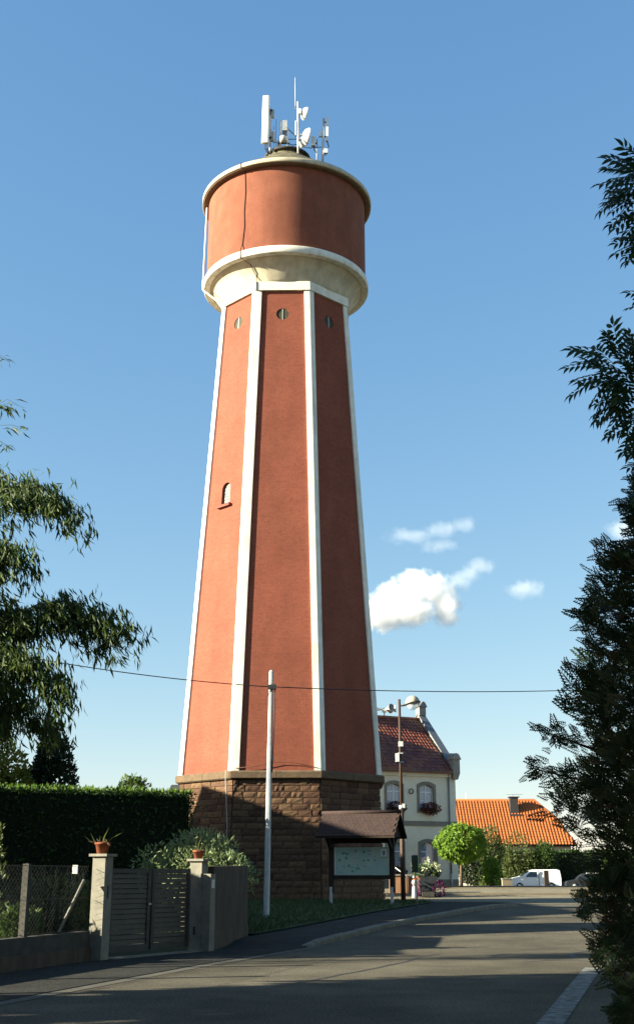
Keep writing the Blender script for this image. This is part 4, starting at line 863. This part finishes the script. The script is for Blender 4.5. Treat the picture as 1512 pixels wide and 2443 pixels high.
# ------------------------------------------------------------------ vegetation
def shell_leaves(P, Nn, size, T, m, name, parent, jit=.7, up=0.0):
    n = len(P); A = unit(Nn + RNG.normal(size=(n, 3)) * jit + np.array((0, 0, up))); V, F = scat(T, P, A, rdir(n), RNG.uniform(.6, 1.35, n) * size); return npmesh(name, V, F, m, parent)
def hedge(name, a, c, th, h, n, size, m, label, core='dark_leaf', top_m=None):
    a, c = Vector((*a, 0)), Vector((*c, 0)); d = c - a; L = d.length; u = d.normalized(); w = Vector((-u.y, u.x, 0))
    t = thing(name, ((a.x + c.x) / 2, (a.y + c.y) / 2, gz(a.y)), label, 'hedge')
    g0 = min(gz(a.y), gz(c.y)) - .05
    b = MB(); q = [a + u * .12 + w * .12, c - u * .12 + w * .12, c - u * .12 + w * (th - .12), a + u * .12 + w * (th - .12)]
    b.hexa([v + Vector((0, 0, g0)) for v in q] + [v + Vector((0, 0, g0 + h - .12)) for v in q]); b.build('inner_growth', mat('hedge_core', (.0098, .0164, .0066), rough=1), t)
    areas = np.array([L * h, L * h, th * h, th * h, L * th * 1.6]); k = RNG.choice(5, n, p=areas / areas.sum()); r1, r2 = RNG.random(n), RNG.random(n)
    S = np.zeros((n, 3)); Nn = np.zeros((n, 3))
    for f, (s0, s1, s2, nr) in {0: (r1 * L, 0 * r1, r2 * h, -w), 1: (r1 * L, 0 * r1 + th, r2 * h, w), 2: (0 * r1, r1 * th, r2 * h, -u), 3: (0 * r1 + L, r1 * th, r2 * h, u), 4: (r1 * L, r2 * th, 0 * r1 + h, Vector((0, 0, 1)))}.items():
        i = k == f; U, Wv = np.array(u), np.array(w)
        S[i] = (np.array(a) + s0[i, None] * U + s1[i, None] * Wv + s2[i, None] * np.array((0, 0, 1.)) + np.array((0, 0, g0))); Nn[i] = np.array(nr)
    S += -Nn * RNG.uniform(0, .22, (n, 1)) + RNG.normal(size=(n, 3)) * .03 + Nn * (np.sin(S[:, :1] * 3.1) * np.sin(S[:, 2:3] * 2.7 + S[:, 1:2])) * .035
    shell_leaves(S, Nn, size, LEAF, m, 'foliage', t, .75, .25)
    if top_m:  # young shoots, coloured brighter to carry the sun on the top edge
        k2 = int(L * 330); r1, r2 = RNG.random(k2), RNG.random(k2); P = np.array(a) + r1[:, None] * L * np.array(u) + r2[:, None] * th * np.array(w) + np.array((0, 0, g0 + h - .02)) + RNG.normal(size=(k2, 3)) * (.02, .02, .03)
        A = RNG.normal(size=(k2, 3)) * .3 + np.array((0, 0, 1)); V, F = scat(leafT(.3), P, A, rdir(k2), RNG.uniform(.06, .17, k2)); npmesh('fresh_tips', V, F, top_m, t)
    return t
hedge('clipped_hedge', (-9.6, 32.9), (-3.62, 35.75), 1.7, 3.87, 17000, .12, 'hedge_leaf', 'tall clipped dark hedge with a sunlit top behind the gate', top_m='hedge_tip')
hedge('far_hedge', (14.2, 111.3), (30, 111.3), 1.5, 3.4, 5000, .24, 'hedge_leaf', 'dark hedge behind the parked vehicles below the orange roof')

def blob(c, R, n, size, m, parent, name='foliage', T=LEAF, lumps=7, seed=0, jit=.7, up=.1, floor=None):
    """leaves on lumpy ellipsoid clumps"""
    r = np.random.default_rng(seed); c = np.array(c, float); R = np.array(R, float)
    cs = [(c, R * .78)]
    for _ in range(lumps):
        d = r.normal(size=3); d /= np.linalg.norm(d); cs.append((c + d * R * .6, R * r.uniform(.32, .52)))
    w = np.array([np.prod(q) ** .66 for _, q in cs]); k = r.choice(len(cs), n, p=w / w.sum()); d = unit(r.normal(size=(n, 3)))
    C = np.array([q[0] for q in cs])[k]; Q = np.array([q[1] for q in cs])[k]
    P = C + d * Q * (r.uniform(.25, 1, (n, 1)) ** .4)
    if floor is not None: P[:, 2] = np.maximum(P[:, 2], floor + r.uniform(0, .1, n))
    return shell_leaves(P, d, size, T, m, name, parent, jit, up)
def shrub(name, c, R, n, size, m, label, cat='shrub', seed=0, group=None, T=LEAF, lumps=7, up=.1, jit=.7):
    g0 = gz(c[1]); t = thing(name, (c[0], c[1], g0), label, cat, group)
    b = MB()
    for k in range(4): a_ = k * 1.6 + seed; b.tube([(c[0] + .1 * math.cos(a_), c[1] + .1 * math.sin(a_), g0 - .1), (c[0] + R[0] * .25 * math.cos(a_), c[1] + R[1] * .25 * math.sin(a_), (g0 + c[2]) / 2), (c[0] + R[0] * .5 * math.cos(a_), c[1] + R[1] * .5 * math.sin(a_), c[2] + R[2] * .2)], [.05, .035, .012], 6)
    b.build('stems', 'trunk', t); blob(c, R, n, size, m, t, seed=seed, T=T, lumps=lumps, floor=g0, up=up, jit=jit); return t
shrub('silver_shrub', (-3.05, 31.7, 1.7), (1.62, 1.0, .98), 8500, .14, 'silver_leaf', 'rounded silvery green shrub behind the garden wall at the tower foot', seed=3, T=leafT(.26), lumps=20, up=.5, jit=1.0)
shrub('dark_conifer', (-9.4, 43, 3.6), (1.12, 1.0, 3.9), 12000, .17, 'dark_leaf', 'dark rounded columnar conifer rising behind the clipped hedge', 'tree', 4, lumps=3, up=.4)
shrub('yellow_shrub', (-10.9, 42, 4.0), (1.3, 1.0, 2.6), 10000, .19, 'yellow_leaf', 'yellow-green bush left of the dark conifer behind the hedge', 'tree', 5, lumps=10)
shrub('grey_shrub', (-10.9, 38, 3.4), (.9, .8, 1.2), 2200, .14, 'silver_leaf', 'grey-green bush at the left picture edge above the hedge', 'shrub', 6, T=leafT(.2), lumps=8)
shrub('back_hedge_bush', (-10.6, 58, 4.2), (2.2, .9, 1.3), 2500, .18, 'dark_leaf', 'low dark bush behind the hedge between conifer and small tree', 'shrub', 7)
# small tree behind the hedge
t = thing('small_tree', (-9.4, 62, gz(62)), 'small light green tree peeking over the hedge near the tower', 'tree')
MB().tube([(-9.4, 62, .5), (-9.45, 62, 3), (-9.4, 62, 5)], [.12, .09, .05]).build('trunk', 'trunk', t)
blob((-9.55, 62, 5.7), (.95, .8, .85), 900, .26, 'mid_leaf', t, 'crown', seed=9, lumps=9); 
# garden plants behind the chain-link fence
for k, (x, y, z, r, h, m, lb) in enumerate(((-6.6, 24.0, .7, .85, .9, 'olive_leaf', 'leafy garden bush behind the chain-link fence at the picture edge'), (-5.65, 25.2, .75, .75, .85, 'dark_leaf', 'dark garden bush behind the fence beside the left pillar'), (-5.6, 23.4, .55, .45, .5, 'mid_leaf', 'small green plant close behind the low wall'), (-7.0, 26.4, .9, 1.3, 1.0, 'dark_leaf', 'wide dark bush deeper in the garden behind the fence'), (-5.5, 27.4, .8, 1.1, .9, 'olive_leaf', 'bush deeper in the garden behind the left pillar'))):
    shrub('garden_bush', (x, y, z), (r, r * .8, h), 2200, .14, m, lb, 'shrub', 20 + k, T=leafT(.3))
t = thing('spiky_plant', (-6.35, 24.1, 0), 'pointed yellow-green shoot rising at the left picture edge above the fence', 'plant')
MB().tube([(-6.42, 24.3, .0), (-6.4, 24.3, 1.2), (-6.3, 24.3, 2.45)], [.03, .02, .006], 6).build('stem', 'culm', t)
n = 300; u = RNG.random(n); P = np.stack([-6.41 + .1 * u + RNG.normal(size=n) * .14 * (1.02 - u), 24.3 + RNG.normal(size=n) * .14 * (1.02 - u), .9 + 1.6 * u], 1)
V, F = scat(leafT(.25), P, RNG.normal(size=(n, 3)) * .5 + np.array((.1, 0, 1)), rdir(n), RNG.uniform(.08, .18, n)); npmesh('leaves', V, F, 'olive_leaf', t)
# globe tree by the hall
t = thing('globe_tree', (8.45, 72, gz(72)), 'clipped globe tree with bright green crown at the hall corner', 'tree')
MB().tube([(8.42, 72, .75), (8.44, 72, 1.6), (8.48, 72, 2.6)], [.11, .09, .07]).build('trunk', 'trunk', t)
b = MB()
for k in range(7): a_ = k * .9; b.tube([(8.48, 72, 2.3), (8.48 + .5 * math.cos(a_), 72 + .5 * math.sin(a_), 2.9), (8.48 + .95 * math.cos(a_), 72 + .95 * math.sin(a_), 3.3)], [.05, .03, .01], 6)
b.build('limbs', 'trunk', t)
d = rdir(5200); d[:, 2] = np.where(d[:, 2] < 0, d[:, 2] * .85, d[:, 2]); rr = (.84 + .16 * RNG.random((5200, 1)) ** .5) * (1 + .09 * np.sin(d[:, :1] * 6 + 1) * np.sin(d[:, 2:3] * 7) + .05 * np.sin(d[:, 1:2] * 13))
P = np.array((8.48, 72, 3.3)) + d * rr * np.array((1.42, 1.35, 1.12)); A = d * .5 + RNG.normal(size=(5200, 3)) * .5 + np.array((0, 0, -.6)); V, F = scat(leafT(.42), P, A, d + RNG.normal(size=(5200, 3)) * .5, RNG.uniform(.14, .3, 5200)); npmesh('crown', V, F, 'globe_leaf', t)
# bushes right of the globe tree
for k, (x, y, z, R, n, m, lb) in enumerate((
    (12.9, 92, 2.75, (1.25, 1.1, 2.6), 3600, 'olive_leaf', 'tall olive bush just right of the globe tree'), (18.0, 110.0, 3.0, (1.9, 1.1, 3.0), 4200, 'olive_leaf', 'tallest bush behind the front of the white van'),
    (20.4, 110.2, 2.4, (1.7, 1.0, 2.2), 3000, 'mid_leaf', 'green bush behind the middle of the white van'), (10.6, 86, 1.9, (1.0, .9, 1.7), 2200, 'dark_leaf', 'dark bush in the shade behind the globe tree trunk'),
    (11.9, 84, 1.25, (.6, .5, 1.15), 1100, 'globe_leaf', 'small bright green bush in front of the olive bush'), (14.9, 106.4, 1.75, (1.35, 1.1, 1.65), 3600, 'olive_leaf', 'broad olive bush left of the white van'), (25.2, 104, 2.0, (1.4, 1.2, 2.0), 2200, 'mid_leaf', 'green bush right of the cars under the conifer'), (28, 113, 4.2, (2.6, 2, 3.6), 2600, 'dark_leaf', 'dark leafy tree at the right end of the orange roof'))):
    shrub('bush', (x, y, z + gz(y) - .3), R, n, .2, m, lb, 'bush', 40 + k, group='bushes below the orange roof')

# bamboo at the left edge: arching culms with hanging lance leaves
bb = thing('bamboo', (-8.2, 22.1, 0), 'tall arching bamboo with drooping narrow leaves at the left edge', 'bamboo')
twigs = []
def arch(p0, p1, p2, n=14):
    p0, p1, p2 = map(Vector, (p0, p1, p2)); return [p0 * (1 - u) ** 2 + p1 * 2 * u * (1 - u) + p2 * u * u for u in [i / (n - 1) for i in range(n)]]
ARCH = [((-8.3, 23.6, 0), (-8.0, 23.4, 12), (-4.72, 22.9, 8.55), 260), ((-8.1, 23.2, 0), (-7.7, 23, 11.2), (-5.05, 23.2, 8.9), 240), ((-8.6, 23.5, 0), (-8.3, 23.5, 11.5), (-6.0, 23.6, 9.3), 300), ((-8.6, 23, 0), (-8, 22.9, 9.8), (-5.75, 22.8, 7.7), 330),
        ((-8.6, 23.5, 0), (-8.3, 23.5, 10), (-6.4, 23.2, 7.6), 380), ((-8.4, 23.8, 0), (-7.2, 23.4, 8.9), (-3.72, 23.2, 6.3), 470), ((-8.2, 23.5, 0), (-7.0, 23.8, 8.8), (-4.3, 23.6, 6.35), 380), ((-8.5, 23.4, 0), (-7.9, 23.5, 8.8), (-5.75, 23.8, 6.4), 380),
        ((-8.3, 23.2, 0), (-7.2, 22.8, 7.9), (-4.75, 22.7, 4.95), 430), ((-8.2, 24, 0), (-7.8, 24, 7.4), (-5.25, 23.9, 4.5), 400), ((-8.5, 23.9, 0), (-7.6, 23.4, 7), (-6.0, 23.1, 4.35), 430), ((-8.4, 23.1, 0), (-7.6, 23.2, 6.6), (-6.3, 22.7, 5.2), 380), ((-8.4, 23.5, 0), (-7.9, 23.5, 8.4), (-5.9, 23.4, 5.6), 380)]
LP, LA = [], []; cul = MB()
for p0, p1, p2, dens in ARCH:
    p0 = (p0[0], p0[1] - 1.35, 0); C = arch(p0, p1, p2); cul.tube(C, [.03 * (1 - .8 * i / 13) + .003 for i in range(14)], 6)
    for i in range(dens):
        u = random.uniform(.36, 1.0) if i % 3 else random.uniform(.75, 1.0); f = u * 13; k = min(int(f), 12); p = C[k].lerp(C[k + 1], f - k); t_ = (C[k + 1] - C[k]).normalized()
        # a short hanging branchlet with several leaves
        q = p + Vector((random.gauss(0, .16), random.gauss(0, .22), random.gauss(.04, .14) - abs(random.gauss(0, .22)) * (1.2 if u > .6 else .6)))
        for _ in range(4):
            LP.append(q + Vector((random.gauss(0, .05), random.gauss(0, .05), random.gauss(0, .05)))); LA.append(t_ * random.uniform(.0, .55) + Vector((random.gauss(0, .28), random.gauss(0, .28), -random.uniform(.35, 1.1))))
cul.build('culms', 'culm', bb)
# feathery sprays at the very left, higher up
tw = MB()
for x, y, z, ex_, ez in ((-6.9, 23, 11.0, .75, .12), (-6.9, 23, 10.6, .85, .02), (-6.9, 23, 10.95, .6, .25), (-6.9, 23, 10.2, .5, .05), (-6.9, 23, 9.8, .42, .0), (-7, 23, 12.3, .45, -.1)):
    tw.tube([(x - .6, y, z - .3), (x, y, z), (x + ex_ * .6, y, z + ez), (x + ex_, y, z + ez - .12)], [.008, .006, .004, .002], 5)
    for i in range(24): u = random.random(); LP.append(Vector((x - .4 + (ex_ + .4) * u, y + random.gauss(0, .08), z + ez * u + random.gauss(0, .03) - .1 * u * u))); LA.append(Vector((random.uniform(-.2, 1), random.gauss(0, .4), random.uniform(-1, .2))))
tw.build('twigs', 'culm', bb)
LP, LA = np.array([tuple(p) for p in LP]), np.array([tuple(p) for p in LA]); n = len(LP)
V, F = scat(LANCE, LP, LA, rdir(n), RNG.uniform(.16, .31, n)); npmesh('leaves', V, F, 'bamboo_leaf', bb, kind='stuff')

# thuja at the right edge: flat sprays
def sprayT():
    vs, fs = [], []
    def twig(p, d, l, w):
        p, d = np.array(p, float), np.array(d, float); d /= np.linalg.norm(d); s_ = np.array((-d[1], d[0], 0)); k = len(vs)
        vs.extend([p, p + d * l * .55 + s_ * w * .5, p + d * l, p + d * l * .55 - s_ * w * .5]); fs.extend([(k, k + 1, k + 2), (k, k + 2, k + 3)])
    twig((0, 0, 0), (1, 0, 0), 1, .07)
    for i, u in enumerate((.12, .28, .44, .60, .76, .88)):
        for s_ in (-1, 1):
            uu = u + (.06 if s_ > 0 else 0); l = .55 * (1 - uu * .7); a_ = rad(44) * s_; d = (math.cos(a_), math.sin(a_), -.10); twig((uu, 0, -uu * uu * .15), d, l, .07)
            for m2, s2 in ((.35, s_), (.55, -s_)): a2 = a_ + s2 * rad(38); twig((uu + d[0] * l * m2, d[1] * l * m2, -uu * uu * .15 - .03), (math.cos(a2), math.sin(a2), -.06), l * .42, .06)
    return np.array(vs), np.array(fs)
SPR = sprayT()
th = thing('thuja', (3.35, 9.2, 0), 'dark shaggy thuja conifer filling the right picture edge', 'tree')
MB().tube([(3.35, 9.2, -.1), (3.33, 9.2, 2.5), (3.3, 9.2, 5.6)], [.13, .09, .02]).build('trunk', 'trunk', th)
PROF = [(0, .9), (.65, 1.16), (1.0, 1.24), (1.2, 1.10), (1.4, 1.30), (1.6, 1.16), (1.85, 1.20), (2.05, 1.38), (2.35, 1.40), (2.6, 1.30), (3.1, 1.24), (3.5, 1.10), (4.0, .95), (4.4, .78), (4.9, .58), (5.4, .35), (5.9, .05)]
P, A, N, S = [], [], [], []
n = 13500
for i in range(n):
    z = random.uniform(.05, 5.8); a_ = random.uniform(rad(95), rad(330)) if random.random() < .86 else random.uniform(0, 2 * math.pi)
    R = lerp_tab(PROF, z) * (1 + .10 * math.sin(a_ * 5 + z * 3.3) + .07 * math.sin(z * 7.1 + a_ * 2)); f = random.random() ** .5; r_ = R * (.3 + .7 * f)
    d = Vector((math.cos(a_), math.sin(a_), 0)); P.append((3.35 + d.x * r_, 9.2 + d.y * r_, z)); dd = d * .8 + Vector((random.gauss(0, .5), random.gauss(0, .5), random.gauss(.55, .55))); A.append(tuple(dd)); N.append((random.gauss(0, .8) - .25, random.gauss(0, .8) - .6, random.gauss(0, .5))); S.append(random.uniform(.09, .19))
def limb(p0, p1, k, sc):
    p0, p1 = Vector(p0), Vector(p1)
    for i in range(k):
        u = random.random(); p = p0.lerp(p1, u) + Vector((random.gauss(0, .035), random.gauss(0, .06), random.gauss(0, .04))); P.append(tuple(p)); A.append(tuple((p1 - p0).normalized() + Vector((random.gauss(0, .5), random.gauss(0, .4), random.gauss(0, .5))))); N.append((random.gauss(0, .4), -1, random.gauss(0, .4))); S.append(random.uniform(.07, .14) * sc)
lim = MB()
for p0, p1, k in (((2.3, 9, 2.2), (1.58, 8.9, 2.36), 46), ((2.1, 9, 2.5), (1.72, 8.9, 2.62), 26), ((2.3, 9, 2.9), (1.95, 8.9, 3.12), 30), ((2.4, 9, 3.3), (2.02, 8.9, 3.5), 30), ((2.6, 9, 3.85), (2.22, 8.9, 4.06), 30), ((2.8, 9, 4.2), (2.45, 8.9, 4.4), 30), ((2.9, 9, 4.6), (2.6, 8.9, 4.85), 26), ((2.3, 9, 1.7), (1.88, 8.9, 1.42), 46), ((2.3, 9, 1.25), (2.02, 8.8, 1.05), 36), ((2.3, 9, 2.1), (1.9, 8.9, 2.06), 24), ((2.4, 9, .9), (2.1, 8.8, .62), 30)):
    limb(p0, p1, int(k * 1.7), 1.0); lim.tube([(3.3, 9.2, p0[2] - .25), p0, p1], [.02, .012, .004], 5)
lim.build('limbs', 'trunk', th)
P, A, N, S = map(np.array, (P, A, N, S)); idx = RNG.random(len(P)) < .07
V, F = scat(SPR, P[~idx], A[~idx], N[~idx], S[~idx]); npmesh('foliage', V, F, 'thuja_leaf', th, kind='stuff'); V, F = scat(SPR, P[idx], A[idx], N[idx], S[idx] * .8); npmesh('brown_foliage', V, F, 'thuja_brown', th, kind='stuff')

# ash tree at the right edge: pinnate leaves
def pinnateT(k=5):
    vs, fs = [], []
    def lf(p, d, l, w):
        p, d = np.array(p, float), np.array(d, float); d /= np.linalg.norm(d); s_ = np.array((-d[1], d[0], 0)); b0 = len(vs)
        vs.extend([p, p + d * l * .3 + s_ * w * .42 + (0, 0, .02), p + d * l * .62 + s_ * w * .40 + (0, 0, .015), p + d * l - np.array((0, 0, .06)), p + d * l * .62 - s_ * w * .40 + (0, 0, .015), p + d * l * .3 - s_ * w * .42 + (0, 0, .02), p + d * l * .45]); c_ = b0 + 6
        fs.extend([(b0, c_, b0 + 1), (b0 + 1, c_, b0 + 2), (b0 + 2, c_, b0 + 3), (b0 + 3, c_, b0 + 4), (b0 + 4, c_, b0 + 5), (b0 + 5, c_, b0)])
    for i in range(k):
        u = .22 + .62 * i / (k - 1); zz = -.22 * u * u
        for s_ in (-1, 1): lf((u, s_ * .012, zz), (math.cos(rad(52)), s_ * math.sin(rad(52)), -.22), .30 * (1 - .15 * abs(u - .5)), .115)
    lf((.88, 0, -.17), (1, 0, -.25), .30, .12)
    b0 = len(vs); vs.extend([np.array((0, -.008, 0)), np.array((0, .008, 0)), np.array((.9, .006, -.18)), np.array((.9, -.006, -.18))]); fs.extend([(b0, b0 + 1, b0 + 2), (b0, b0 + 2, b0 + 3)])
    return np.array(vs), np.array(fs)
PIN = pinnateT()
ash = thing('ash_tree', (5.2, 8.6, 0), 'ash tree with feathery leaf sprays reaching in at the upper right edge', 'tree')
br = MB(); br.tube([(5.2, 8.6, -.1), (5.1, 8.6, 2.5), (4.9, 8.5, 5), (4.7, 8.4, 7.6)], [.2, .16, .11, .04])
P, A, N, S = [], [], [], []
TIPS = [((2.54, 8.0, 6.74), 46, .24, .30), ((2.62, 8, 6.86), 22, .18, .28), ((2.55, 8.0, 6.6), 24, .2, .27), ((2.56, 8.0, 6.25), 34, .18, .26), ((2.62, 8.1, 6.0), 20, .15, .24), ((2.16, 8.0, 5.16), 36, .2, .31), ((2.3, 8, 5.0), 34, .22, .28), ((2.4, 8.1, 4.82), 34, .2, .26), ((2.52, 8.0, 5.4), 12, .12, .24), ((2.46, 8.0, 4.4), 22, .14, .24), ((2.6, 8, 5.72), 10, .1, .24), ((2.58, 8.1, 4.15), 18, .14, .24),
        ((3.2, 8.2, 6.6), 60, .5, .26), ((3.4, 8.3, 5.4), 60, .5, .26), ((4.2, 8.6, 7.4), 80, .7, .26), ((3.6, 9.2, 7.2), 60, .6, .26), ((5.2, 8.2, 6.4), 80, .8, .26)]
for c_, k, sp, sz in TIPS:
    c_ = Vector(c_); b0 = Vector((4.7 + random.uniform(-.1, .2), 8.45, c_.z - random.uniform(.5, 1.2))); mid = b0.lerp(c_, .55) + Vector((0, 0, .25)); br.tube([b0, mid, c_], [.035, .018, .006], 6)
    for i in range(k):
        off = Vector((random.gauss(0, sp * .55), random.gauss(0, sp * .7), random.gauss(0, sp * .5))); P.append(tuple(c_ + off * .55 + Vector((.06, 0, 0)))); dd = off.normalized() + Vector((-.35, random.gauss(0, .3), random.gauss(-.05, .35))); A.append(tuple(dd)); N.append((random.gauss(0, .35), -random.uniform(.2, 1), random.uniform(.3, 1))); S.append(random.uniform(.75, 1.15) * sz)
br.build('branches', 'trunk', ash); P, A, N, S = map(np.array, (P, A, N, S)); V, F = scat(PIN, P, A, N, S); npmesh('leaves', V, F, 'ash_leaf', ash, kind='stuff')

# neighbouring trees and house just outside the frame on the left: they throw the long shadows
def big_tree(x, y, h, r, label, seed, group='trees outside the frame on the left'):
    t = thing('garden_tree', (x, y, 0), label, 'tree', group); MB().tube([(x, y, -.1), (x + .1, y, h * .4), (x, y + .1, h * .75)], [.28, .2, .08]).build('trunk', 'trunk', t)
    blob((x, y, h * .58), (r, r, h * .43), 10000 if x < -8 else 5200, .55, 'mid_leaf', t, 'crown', seed=seed, lumps=12); return t
for k, (x, y, h, r) in enumerate(((-11.5, 1.0, 15, 5.2), (-11.5, 7.5, 14.5, 5.0), (-13, 13.6, 13, 4.2))): big_tree(x, y, h, r, ['spreading garden tree left of the photographer', 'middle garden tree of three outside the left edge', 'garden tree nearest the bamboo outside the left edge'][k], 70 + k)
for k, (x, y, h, r) in enumerate(((11.5, 11, 14, 5.0), (13.5, 20, 15, 5.2), (15.5, 30, 15, 5.2), (8.2, 1.5, 14, 4.6))): big_tree(x, y, h, r, ['garden tree across the road beside the conifer outside the frame', 'second garden tree across the road outside the right edge', 'far garden tree across the road outside the right edge', 'garden tree right of the photographer outside the frame'][k], 80 + k, 'trees outside the frame on the right')  # unseen trees, added to keep sky light off the road
for k, (x, y, h, r) in enumerate(((-6, -7.5, 15, 5), (2, -7.5, 15, 5.2), (10, -7.5, 15, 5))): big_tree(x, y, h, r, ['left tree of the row behind the photographer', 'middle tree of the row behind the photographer', 'right tree of the row behind the photographer'][k], 90 + k, 'trees behind the photographer')  # unseen row, added to darken the foreground by hiding sky
gg = thing('garage', (-11.6, 26.2, 0), 'flat-roofed garage in the garden outside the left edge', 'building')  # unseen low building, added to cast shade over gate and wall
MB().box(-14, -9.4, 23.9, 28.3, -.1, 3.7).build('wall', 'hall_wall', gg); MB().box(-14.2, -9.2, 23.7, 28.4, 3.7, 3.9).build('roof_slab', 'old_concrete', gg)
bn = thing('barn', (-12, 31, 0), 'gabled barn behind the garage outside the left edge', 'building')  # unseen taller building, added to cast a shadow band on the road
MB().box(-14.6, -9.6, 29.9, 32.1, -.1, 4.6).build('wall', 'hall_wall', bn); MB().loft([[Vector((x, y, z)) for x, z in ((-15, 4.5), (-9.2, 4.5), (-12.1, 7.7))] for y in (29.8, 32.2)]).build('roof', 'hall_tile', bn)
nh = thing('neighbour_house', (-18, 44, gz(44)), 'gabled house outside the left edge whose shadow falls on the tower foot', 'building')
MB().box(-22, -14, 33.7, 49.6, -.1, 6.2).build('wall', 'hall_wall', nh)
b = MB(); hp_ = [(-22.5, 33.3, 6.1), (-13.5, 33.3, 6.1), (-13.5, 50.2, 6.1), (-22.5, 50.2, 6.1), (-18, 34.9, 9.9), (-18, 49.2, 9.9)]
b.add(hp_, [(3, 2, 1, 0), (0, 1, 4), (1, 2, 5, 4), (2, 3, 5), (3, 0, 4, 5)]).build('roof', 'hall_tile', nh)

# grass on the verge
gp = []
for i in range(16000):
    y = random.uniform(30.9, 50); x = random.uniform(-5, ix(y) if y < 49 else 4)
    if (x - TX) ** 2 + (y - TY) ** 2 < 5.0 ** 2: continue
    gp.append((x, y, ph(y) + .02))
P = np.array(gp); n = len(P); V, F = scat(leafT(.16, .1, .3), P, RNG.normal(size=(n, 3)) * .45 + np.array((0, 0, 1)), rdir(n), RNG.uniform(.06, .17, n)); npmesh('grass', V, F, 'grass_blade', label='unmown dark green grass on the verge before the tower', cat='grass', kind='stuff')

# ------------------------------------------------------------------ clouds: soft volumes three kilometres away
def cloud(name, lobes, dens, gain, amp, nscale, label):
    """lobes (x, z, rx, rz) metres; density falls off softly from the lobes and is broken up by noise"""
    m = bpy.data.materials.new(name); m.use_nodes = True; n = m.node_tree.nodes; l = m.node_tree.links; n.remove(n['Principled BSDF'])
    a = np.array(lobes, float); x0, x1 = (a[:, 0] - a[:, 2]).min() - 14, (a[:, 0] + a[:, 2]).max() + 14; z0, z1 = (a[:, 1] - a[:, 3]).min() - 14, (a[:, 1] + a[:, 3]).max() + 14
    cx, cz = (x0 + x1) / 2, (z0 + z1) / 2; dy = max(a[:, 2].max(), a[:, 3].max()) + 12
    v = n.new('ShaderNodeVolumePrincipled'); v.inputs['Color'].default_value = (1, 1, 1, 1); v.inputs['Anisotropy'].default_value = 0
    tc = n.new('ShaderNodeTexCoord'); prev = None
    for x, z, rx, rz in lobes:
        mp = n.new('ShaderNodeVectorMath'); mp.operation = 'SUBTRACT'; mp.inputs[1].default_value = (x - cx, 0, z - cz); l.new(tc.outputs['Object'], mp.inputs[0])
        sc = n.new('ShaderNodeVectorMath'); sc.operation = 'MULTIPLY'; sc.inputs[1].default_value = (1 / rx, 2 / (rx + rz), 1 / rz); l.new(mp.outputs[0], sc.inputs[0])
        ln = n.new('ShaderNodeVectorMath'); ln.operation = 'LENGTH'; l.new(sc.outputs[0], ln.inputs[0])
        q = ln.outputs['Value']
        if prev is not None:
            mn = n.new('ShaderNodeMath'); mn.operation = 'SMOOTH_MIN'; mn.inputs[2].default_value = .35; l.new(prev, mn.inputs[0]); l.new(q, mn.inputs[1]); q = mn.outputs[0]
        prev = q
    nz = n.new('ShaderNodeTexNoise'); nz.inputs['Scale'].default_value = nscale; nz.inputs['Detail'].default_value = 7; nz.inputs['Roughness'].default_value = .58; nz.inputs['Distortion'].default_value = .3; l.new(tc.outputs['Object'], nz.inputs['Vector'])
    ma = n.new('ShaderNodeMath'); ma.operation = 'MULTIPLY_ADD'; ma.inputs[1].default_value = amp; l.new(nz.outputs['Fac'], ma.inputs[0]); ma.inputs[2].default_value = 1 - amp * .5
    su = n.new('ShaderNodeMath'); su.operation = 'SUBTRACT'; l.new(ma.outputs[0], su.inputs[0]); l.new(prev, su.inputs[1])
    mr = n.new('ShaderNodeMapRange'); mr.interpolation_type = 'SMOOTHSTEP'; mr.inputs[1].default_value = 0; mr.inputs[2].default_value = gain; mr.inputs[3].default_value = 0; mr.inputs[4].default_value = dens
    l.new(su.outputs[0], mr.inputs[0]); l.new(mr.outputs[0], v.inputs['Density']); l.new(v.outputs[0], n['Material Output'].inputs['Volume'])
    b = MB().box(x0, x1, 3000 - dy, 3000 + dy, z0, z1); return tag(b.build(name, m, origin=(cx, 3000, cz)), label, 'cloud', 'small fair-weather clouds')
cloud('cumulus_cloud', [(130, 650, 70, 46), (205, 690, 62, 56), (255, 722, 56, 54), (300, 715, 56, 52), (240, 655, 80, 46), (170, 632, 70, 32), (335, 680, 42, 66), (345, 640, 30, 30)], .05, .75, 1.5, .034, 'bright white cumulus cloud just right of the tower')
cloud('cloud_wisp', [(372, 738, 40, 34), (398, 758, 40, 30), (428, 782, 44, 28)], .006, .8, 1.8, .030, 'small grey-white puff trailing off the top right of the cumulus')
cloud('cloud_wisp', [(250, 862, 80, 24), (330, 878, 56, 28), (390, 895, 38, 30), (325, 835, 60, 22)], .0045, .9, 2.0, .030, 'thin wispy cloud floating above the cumulus')
cloud('cloud_wisp', [(540, 718, 54, 28), (565, 714, 34, 24)], .007, .8, 1.8, .034, 'small isolated pale cloud between cumulus and conifer')
cloud('cloud_wisp', [(815, 880, 54, 40), (850, 890, 50, 46)], .006, .8, 1.8, .03, 'small pale cloud half hidden by the conifer top at right')
